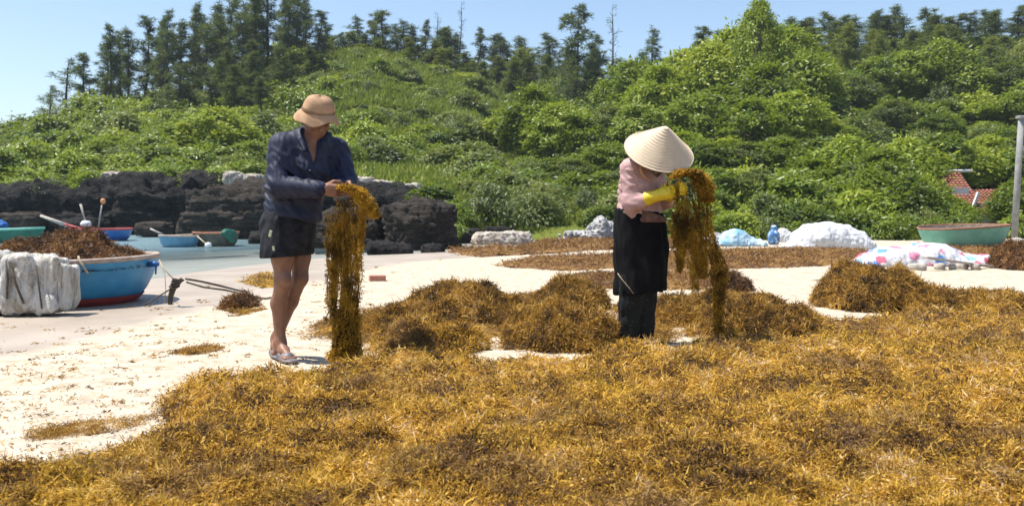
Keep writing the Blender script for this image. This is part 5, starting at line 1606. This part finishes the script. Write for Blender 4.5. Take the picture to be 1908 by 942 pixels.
me = weed_object('seaweed_heap', load_z, np.linspace(cx - 1, cx + 1, 90), np.linspace(cy - 1, cy + 1, 90), load_mask, lx, ly, .035 + .05 * rg.random(20000), .005 + .005 * rg.random(20000), M['weed_dark'], rg, lift=.5)
tag(link('seaweed_heap', me), 'pointed heap of reddish brown seaweed piled in the blue coracle', 'seaweed heap')

# foam blocks leaning on the boat
def foam_block(px0, px1, pt, pb, D, dep, seed, label, lean=.05):
    w = (px1 - px0) / FPX * D; h = (pb - pt) / FPX * D
    s = Sdf((-w / 2 - .05, -dep / 2 - .05, -.05), (w / 2 + .05, dep / 2 + .05, h + .05), .014)
    def fn(p):
        q = np.abs(p - np.array([0, 0, h / 2])) - (np.array([w, dep, h]) / 2 - .05)
        return np.linalg.norm(np.maximum(q, 0), axis=-1) + np.minimum(q.max(-1), 0) - .05
    s.put(fn, (-w / 2, -dep / 2, 0), (w / 2, dep / 2, h), .01)
    s.ripple(lambda p: fbm(p * np.array([6, 6, 4.]) + seed, 3, seed) * .045 + np.abs(fbm(p * np.array([14, 14, 4.]) + seed, 2, seed + 4)) * .045 - .014, .06)
    V, Q = s.mesh()
    o = link('foam_block', mesh_np('foam_block', V, [Q], M['foam'], True), None, (((px0 + px1) / 2 - 954) / FPX * D, D, CAMZ + (HOR - pb) / FPX * (D - dep / 2) - .01), (-lean, 0, .06 * (seed % 3 - 1)))
    return tag(o, label, 'foam block')
foam_block(-70, 16, 473, 582, 8.46, .30, 1, 'dirty white foam block cut off by the left frame edge')
foam_block(14, 66, 476, 583, 8.44, .32, 2, 'dirty white foam block crossed by the diagonal black strap')
foam_block(65, 118, 479, 581, 8.47, .30, 3, 'dirty white foam block second nearest the blue hull')
foam_block(117, 137, 494, 578, 8.50, .26, 4, 'thin yellowish foam slab against the blue coracle hull')
def fp(px, py, D=8.25): return P(px, py, D)
tag(MB().tube([fp(8, 478, 8.5), fp(12, 486, 8.3), fp(14, 520, 8.27), fp(13, 556, 8.26)], .011, 6).build('strap', M['rope'], None, True), 'vertical black strap over the left foam block', 'strap')
tag(MB().tube([fp(12, 476, 8.5), fp(18, 490, 8.28), fp(30, 530, 8.255), fp(44, 565, 8.26)], .012, 6).build('strap', M['rope'], None, True), 'diagonal black strap across the foam blocks', 'strap')
tag(MB().tube([fp(66, 480, 8.5), fp(68, 500, 8.3), fp(74, 545, 8.28), fp(78, 575, 8.3)], .008, 6).build('cord', M['rope'], None, True), 'thin dark cord between two foam blocks', 'cord')

# mooring stake with ropes
st = thing('mooring_stake', 'knotty dark mooring stake wound with rope right of the blue coracle', 'stake', tuple(np.append(G(318, 566), 0)))
D_ = st.location[1]
def sp(px, py, dy=0.0): return P(px, py, D_ + dy) - np.array(st.location)
MB().tube([sp(317, 567), sp(318, 552), sp(322, 538), sp(326, 528), sp(332, 522)], [.022, .028, .034, .04, .02], 8).build('stake', M['wood_dark'], st, True)
q = MB()
for k in range(5):
    t = np.linspace(0, 6.28, 13)
    q.tube(np.stack([.045 * np.cos(t) + sp(325, 0)[0] + .008 * k, .045 * np.sin(t), sp(0, 533 - k * 3)[2] + .012 * np.sin(t + k)], -1), .011, 5, False)
q.build('rope_coil', M['rope'], st, True)
MB().tube([sp(330, 525), sp(338, 519), sp(343, 523)], [.02, .014, .008], 6).build('branch_stub', M['wood_dark'], st, True)
tag(MB().tube([P(297, 484, 9.4), P(303, 497, 9.2), P(316, 512, 9.1), P(328, 524, 9.2)], .006, 5).build('mooring_rope', M['rope_pale'], None, True), 'pale rope from the blue coracle down to the stake', 'rope')
tag(MB().tube([P(299, 490, 9.4), P(307, 510, 9.3), P(309, 540, 9.2), P(305, 566, 9.2)], .005, 5).build('mooring_rope', M['rope_pale'], None, True), 'thin pale rope hanging from the coracle peg', 'rope')
tag(MB().tube([P(268, 568, 9.2), P(284, 560, 9.2), P(300, 549, 9.2), P(318, 538, 9.2)], .008, 5).build('mooring_rope', M['rope'], None, True), 'dark rope rising from the hull bottom to the stake', 'rope')
def ground_rope(pts, r, lab):
    pts = np.array([np.append(G(a, b), 0) for a, b in pts]); n = 24
    t = np.linspace(0, len(pts) - 1, n); i = np.minimum(t.astype(int), len(pts) - 2); f = (t - i)[:, None]
    q_ = pts[i] * (1 - f) + pts[i + 1] * f
    q_[:, 2] = sand_z(q_[:, 0], q_[:, 1]) + r + .004
    tag(MB().tube(q_, r, 6).build('ground_rope', M['rope'], None, True), lab, 'rope')
tag(MB().tube([P(345, 519, 9.3), P(375, 524, 9.35), P(410, 532, 9.5), np.append(G(452, 546), .02)], .012, 6).build('mooring_rope', M['rope'], None, True), 'upper dark rope running right from the stake across the sand', 'rope')
tag(MB().tube([P(347, 525, 9.3), P(380, 535, 9.3), P(420, 540, 9.4), np.append(G(450, 550), .02)], .010, 6).build('mooring_rope', M['rope'], None, True), 'lower dark rope running right from the stake across the sand', 'rope')
ground_rope([(450, 548), (475, 550), (510, 556)], .012, 'dark rope end lying on the sand near the small seaweed patch')

# floating boats
db = coracle('coracle', 188, 447, 31.5, 1.02, .43, 'boat_deepblue', 'red', 'deep blue coracle with red rim floating under the cliff', zb=SEAZ - .03, boards=2)
def loc_(o, px, py, D): return P(px, py, D) - np.array(o.location)
MB().tube([loc_(db, 76, 402, 31.3), loc_(db, 126, 420, 31.0)], [.05, .075], 6).build('oar_blade', M['wood_grey'], db, True)
MB().tube([loc_(db, 120, 418, 31.0), loc_(db, 150, 426, 31.0), loc_(db, 178, 430, 31.2)], [.06, .05, .05], 6).build('oar_shaft', M['red'], db, True)
MB().tube([loc_(db, 161, 424, 31.2), loc_(db, 157, 404, 31.2), loc_(db, 150, 380, 31.2)], [.035, .03, .045], 6).build('post', M['wood_grey'], db, True)
MB().tube([loc_(db, 183, 424, 31.2), loc_(db, 187, 400, 31.2), loc_(db, 190, 382, 31.2)], [.035, .03, .03], 6).build('post', M['wood_grey'], db, True)
MB().lathe([(0, .14), (.06, .12), (.085, .06), (.08, 0), (.04, -.05), (0, -.06)], 12, loc_(db, 192, 377, 31.2)).build('post_float', M['orange'], db, True)
MB().lathe([(0, .16), (.12, .14), (.18, .05), (.17, -.04), (0, -.06)], 14, loc_(db, 160, 419, 31.2)).build('float', M['white_paint'], db, True)
lb = coracle('coracle', 334, 459, 26.0, .56, .33, 'boat_lightblue', 'rim_wood', 'small light blue coracle floating left of the grey one', zb=SEAZ - .02, boards=1)
MB().tube([loc_(lb, 280, 426, 26), loc_(lb, 308, 439, 26)], [.03, .03], 6).build('oar', M['wood_grey'], lb, True)
gb = coracle('coracle', 402, 461, 26.6, .66, .40, 'boat_grey', 'rim_brown', 'grey weathered coracle with a green cloth over one side', zb=SEAZ - .02, boards=1)
s = Sdf((.20, -.75, .1), (.8, .3, .55), .02)
s.cone((.42, -.47, .40), (.60, -.25, .40), .12, .10, .06, flat=((.75, -.65, .2), .35)); s.cone((.47, -.52, .40), (.57, -.36, .20), .10, .11, .05, flat=((.75, -.65, .1), .35))
s.ripple(lambda p: fbm(p * 9, 2, 3) * .03, .06)
s.build('green_cloth', M['boat_green'], gb)
tag(MB().lathe([(0, .09), (.07, .07), (.1, 0), (.06, -.06), (0, -.07)], 14, tuple(P(388, 457, 25.2))).build('buoy', M['white_paint'], None, True), 'small white float on the water beside the two coracles', 'float')
tag(MB().tube([P(368, 440, 25.5), P(378, 449, 25.3), P(388, 457, 25.2)], .02, 5).build('float_rope', M['rope_pale'], None, True), 'short pale line from the coracles to the white float', 'rope')
# long green boat at the left edge
gr = thing('rowing_boat', 'dark green boat with pale rim cut off by the left frame edge', 'boat', (*G(-30, 452, SEAZ), SEAZ))
n = 24; t = np.linspace(-1, 1, n); wid_ = .72 * (1 - np.abs(t) ** 2.6) ** .6; sh = .40 + .06 * t ** 2
Vh, ring = [], 9
for i in range(n):
    for a in np.linspace(0, math.pi, ring):
        Vh.append((t[i] * 2.0, -wid_[i] * math.cos(a), sh[i] - (sh[i] + .15) * math.sin(a) ** .6))
Qh = [[i * ring + j, i * ring + j + 1, (i + 1) * ring + j + 1, (i + 1) * ring + j] for i in range(n - 1) for j in range(ring - 1)]
MB().add(Vh, Qh).build('hull', M['boat_green'], gr, True)
for sg in (-1, 1):
    MB().tube(np.stack([t * 2.0, sg * (wid_ + .02), sh + .02], -1), .04, 6).build('rim', M['boat_aqua'], gr, True)
s = Sdf((-.8, -.6, .2), (.7, .7, 1.0), .03)
s.ell((0, 0, .50), (.6, .45, .28), None, .05); s.ripple(lambda p: fbm(p * 5, 3, 4) * .08, .15)
tag(link('tarpaulin', mesh_np('tarpaulin', *[[a, [b_]] for a, b_ in [s.mesh()]][0], M['boat_deepblue'], True), None, tuple(np.array(gr.location) + np.array([.15, 0, 0]))), 'blue tarpaulin bundled in the green boat at the left edge', 'tarpaulin')
gr.rotation_euler = (0, 0, -.06)

# aqua coracle ashore
aq = coracle('coracle', 1795, 463, 24.2, 1.12, .53, 'boat_aqua', 'rim_brown', 'aqua green coracle with brown rim ashore at the right', zb=.02, boards=2)
aq.rotation_euler = (0.0, -.05, .3)

# ------------------------------------------------------------------ things on the right of the beach
def cloth_heap(name, humps, lo, hi, mat, label, cat, loc, h=.022, seed=1, amp=.06, freq=3.0, cut=0.0):
    s = Sdf(lo, hi, h)
    for c, r in humps: s.ell(c, r, None, .18)
    s.ripple(lambda p: fbm(p * freq + seed, 3, seed) * amp - np.abs(fbm(p * np.array([freq * 1.6, freq * 1.6, freq]) + seed, 2, seed + 5)) * amp + (np.abs(fbm(p @ rotz(.6) * np.array([freq * 5, freq * 2, freq * 3]) + seed, 2, seed + 9)) - .2) * amp * .7, .2)
    s.half((0, 0, cut), (0, 0, -1))
    V, Q = s.mesh()
    return tag(link(name, mesh_np(name, V, [Q], M[mat], True), None, loc), label, cat)
g = G(1560, 464); cloth_heap('tarpaulin_heap', [((-.15, 0, .2), (.85, .6, .46)), ((.45, 0, .1), (.6, .5, .40)), ((-.8, -.1, .0), (.55, .4, .18)), ((.85, -.1, 0), (.28, .3, .22))], (-1.6, -.9, -.05), (1.4, .9, .9), 'white_cloth', 'white tarpaulin draped over a heap left of the aqua coracle', 'tarpaulin', (g[0], g[1] + .5, 0), seed=3)
g = G(1385, 459); cloth_heap('tarpaulin_heap', [((-.1, 0, .05), (.42, .4, .40)), ((.35, 0, 0), (.42, .35, .22)), ((-.5, 0, 0), (.4, .3, .2))], (-1.1, -.7, -.05), (1.0, .7, .7), 'blue_cloth', 'pale blue and white tarpaulin right of the streaming seaweed', 'tarpaulin', (g[0], g[1] + .4, 0), seed=4)
g = G(1347, 456); cloth_heap('rubbish_heap', [((0, 0, .05), (.34, .3, .26)), ((-.3, 0, 0), (.25, .25, .18))], (-.7, -.5, -.05), (.6, .5, .5), 'grey_tarp', 'grey rubbish heap behind the pale blue tarpaulin', 'rubbish', (g[0], g[1] + .9, 0), seed=5)
g = G(1745, 497); cloth_heap('sheet', [((-.55, 0, .0), (.55, .45, .30)), ((.1, .1, .05), (.6, .5, .33)), ((.75, 0, 0), (.5, .4, .17)), ((1.0, -.1, 0), (.25, .25, .12)), ((-.95, -.1, 0), (.3, .3, .2))], (-1.5, -.8, -.05), (1.5, .8, .7), 'patched', 'white sheet with red and blue patches spread over a heap', 'sheet', (g[0], g[1] + .45, 0), seed=6, amp=.05)
g = np.array([(1105 - 954) / FPX * 30.5, 31.3]); cloth_heap('tarpaulin_heap', [((-.35, 0, .1), (.5, .35, .22)), ((.25, 0, .2), (.35, .35, .55)), ((.65, .1, .15), (.4, .3, .4)), ((-.8, 0, 0), (.4, .2, .14))], (-1.4, -.8, -.05), (1.3, .8, 1.1), 'grey_tarp', 'crumpled grey tarpaulin behind the apron of the woman', 'tarpaulin', (g[0], g[1] - .8, 0), seed=7, amp=.12, freq=4)
g = G(1447, 456)
sk = thing('sack', 'upright blue patterned sack between the pale blue and white tarpaulins', 'sack', (g[0], g[1] + .3, 0))
s = Sdf((-.3, -.3, -.05), (.3, .3, .75), .015)
s.chain([(0, 0, .12), (0, 0, .28), (.01, 0, .40)], [.16, .145, .07], .08); s.cone((.01, 0, .40), (.02, 0, .47), .045, .09, .03)
s.ripple(lambda p: np.abs(fbm(p * np.array([9, 9, 5.]), 2, 6)) * .05 - .015, .06); s.half((0, 0, 0), (0, 0, -1))
s.build('bag', M['blue_sack'], sk)
t_ = np.linspace(0, 6.28, 17)
MB().tube(np.stack([.085 * np.cos(t_) + .01, .085 * np.sin(t_), np.full(17, .405)], -1), .012, 6, False).build('tie', M['rope'], sk, True)
g = G(1470, 452); cloth_heap('bag', [((0, 0, .16), (.22, .2, .26)), ((.2, 0, .1), (.2, .2, .16))], (-.4, -.4, -.05), (.5, .4, .6), 'white_cloth', 'small white bag behind the blue sack', 'bag', (g[0], g[1] + .6, 0), h=.02, seed=9, amp=.04, freq=5)
rk = [(1706, 489, 502, 34, 'rounded pale stone at the left foot of the patterned sheet'), (1748, 489, 500, 26, 'tan stone under the plank by the patterned sheet'), (1790, 486, 499, 22, 'pale stone right of the plank end'), (1772, 492, 501, 14, 'smallest pale stone between the two others by the plank'), (1815, 490, 500, 20, 'stone at the right foot of the patterned sheet'), (1668, 486, 498, 18, 'stone tucked under the left corner of the patterned sheet'), (1893, 442, 460, 24, 'pale stone beside the concrete post')]
for k, (px, pt, pb, w, lab) in enumerate(rk):
    D = CAMZ * FPX / (pb - HOR); hh = (pb - pt) / FPX * D
    me = rock_mesh('stone', (w / FPX * D, w / FPX * D * .8, hh * 1.3), 50 + k, M['stone'], 0, .15, .3, 10)
    tag(link('stone', me, None, ((px - 954) / FPX * D, D - .05, hh * .35), (0, 0, k)), lab, 'stone')
a, c = P(1722, 481, 14.6), P(1850, 497, 15.2)
d = c - a; ln = np.linalg.norm(d)
tag(MB().box((0, 0, 0), (ln, .12, .035), None, .006).build('plank', M['wood_grey'], None, loc=tuple((a + c) / 2 + np.array([0, 0, .01])), rot=(0, math.atan2(-d[2], d[0]), math.atan2(d[1], d[0]))), 'grey weathered plank lying on the stones by the sheet', 'plank')
g = G(703, 522)
br_ = thing('brick', 'broken red brick alone on the white sand right of the bundle', 'brick', (g[0], g[1], .03), .3)
MB().box((0, 0, 0), (.22, .12, .08), None, .008).build('block', M['brick'], br_)
g = G(946, 582)
tag(link('shell', rock_mesh('shell', (.10, .08, .06), 71, M['white_paint'], 0, .2, .2, 10), None, (g[0], g[1], .02)), 'white shell lying between the middle seaweed piles', 'shell')

# concrete post
po = thing('concrete_post', 'tall grey concrete post at the right frame edge', 'post', (*G(1889, 447), 0))
D = po.location[1]
top = P(1903, 222, D) - np.array(po.location)
MB().tube([(0, 0, -.2), top * .5, top], [.11, .105, .10], 10).build('shaft', M['concrete'], po, True)
MB().box(top + np.array([0, 0, .06]), (.27, .27, .10), None, .02).build('cap', M['concrete'], po)
MB().tube([top + np.array([.12, 0, -.45]), top + np.array([.42, -.02, -.42])], [.11, .13], 10).build('insulator', M['orange'], po, True)

# house with red tiled roof behind the trees
HD = 37.0
hx, hy_, hz = place(1830, HD)
ho = thing('house', 'small white house with red tiled roof half hidden by trees', 'house', (hx, HD, .2))
sc_ = FPX / HD
def hp(px, py, dy=0.0): return P(px, py, HD + dy) - np.array(ho.location)
W0, W1 = hp(1812, 0)[0], hp(1915, 0)[0]
zt = hp(0, 378)[2]
wl = MB().box(((W0 + W1) / 2, 1.6, zt / 2 - .3), (W1 - W0, 3.2, zt + .6)).build('wall', M['plaster'], ho)
def tiled(x0, x1, y0, z0, y1, z1, nm):
    """slope of overlapping tile rows"""
    rows, cols = 13, max(int(abs(x1 - x0) / .16), 4)
    R_ = MB()
    sl = np.array([0, y1 - y0, z1 - z0]); nrm = norm(np.cross(np.array([1.0, 0, 0]), sl))
    if nrm[2] < 0: nrm = -nrm
    for r in range(rows):
        a0 = np.array([0, y0, z0]) + sl * (r / rows); a1 = np.array([0, y0, z0]) + sl * ((r + 1.25) / rows)
        xs = np.linspace(x0, x1, cols * 4 + 1)
        w = .028 * np.cos(np.linspace(0, cols * 2 * math.pi, cols * 4 + 1))
        Va = np.array([[x, 0, 0] for x in xs]) + a0 + nrm * (.05 + w)[:, None]
        Vb = np.array([[x, 0, 0] for x in xs]) + a1 + nrm * (.005 + w)[:, None]
        Vc = np.array([[x, 0, 0] for x in xs]) + a0 + nrm * (w - .02)[:, None]
        n_ = len(xs); i = np.arange(n_ - 1)
        R_.add(np.concatenate([Va, Vb, Vc]), np.concatenate([np.stack([i, i + 1, i + 1 + n_, i + n_], -1), np.stack([i + 2 * n_, i + 1 + 2 * n_, i + 1, i], -1)]))
    return R_.build(nm, M['tile'], ho)
zr = hp(0, 318)[2]
tiled(hp(1748, 0)[0], hp(1822, 0)[0], -.2, hp(0, 380)[2], 1.6, zr, 'roof')
tiled(W0 - .1, W1 + .2, -.35, hp(0, 392)[2], 1.6, hp(0, 352)[2], 'lower_roof')
MB().tube([hp(1752, 319, 1.6), hp(1780, 318, 1.6), hp(1812, 318, 1.6)], [.06, .05, .05], 8).build('ridge_cap', M['white_paint'], ho, True)
MB().box(hp(1818, 372, -.3), (.10, .12, .62), roty(.35), .01).build('barge_board', M['white_paint'], ho)
wnd = MB().box(hp(1860, 405, -.03), (.5, .08, .5), None, .01).build('window', M['wood_grey'], ho)
MB().box(hp(1860, 405, -.08), (.4, .03, .4)).build('pane', M['glass'], wnd)
MB().box((hp(1780, 0)[0], 1.6, zr / 2 - .4), (hp(1818, 0)[0] - hp(1752, 0)[0], 2.6, zr - .55)).build('wall', M['plaster'], ho)

# low block wall behind the tarpaulins
g0, g1 = P(1525, 398, 34.2), P(1700, 400, 34.0)
wl = thing('block_wall', 'low grey block wall in the shade behind the white tarpaulin', 'wall', (g0[0], 34.2, 0))
for r in range(4):
    for c in range(9):
        MB().box((.2 + .4 * c + (.2 if r % 2 else 0), 0, .11 + .205 * r), (.385, .18, .19), None, .008).build('block', M['concrete'], wl)

# ------------------------------------------------------------------ thin sea air over the whole place
m = NT('haze'); m.t.nodes.remove(m.b)
pv = m.t.nodes.new('ShaderNodeVolumePrincipled'); pv.inputs['Color'].default_value = (.80, .90, 1.0, 1); pv.inputs['Density'].default_value = .00035
m.l(pv.outputs[0], m.out.inputs['Volume'])
hz_ = MB().box((0, 110, 15), (420, 340, 36)).build('haze', m.m)
tag(hz_, 'thin pale sea haze over the cove', kind='stuff')
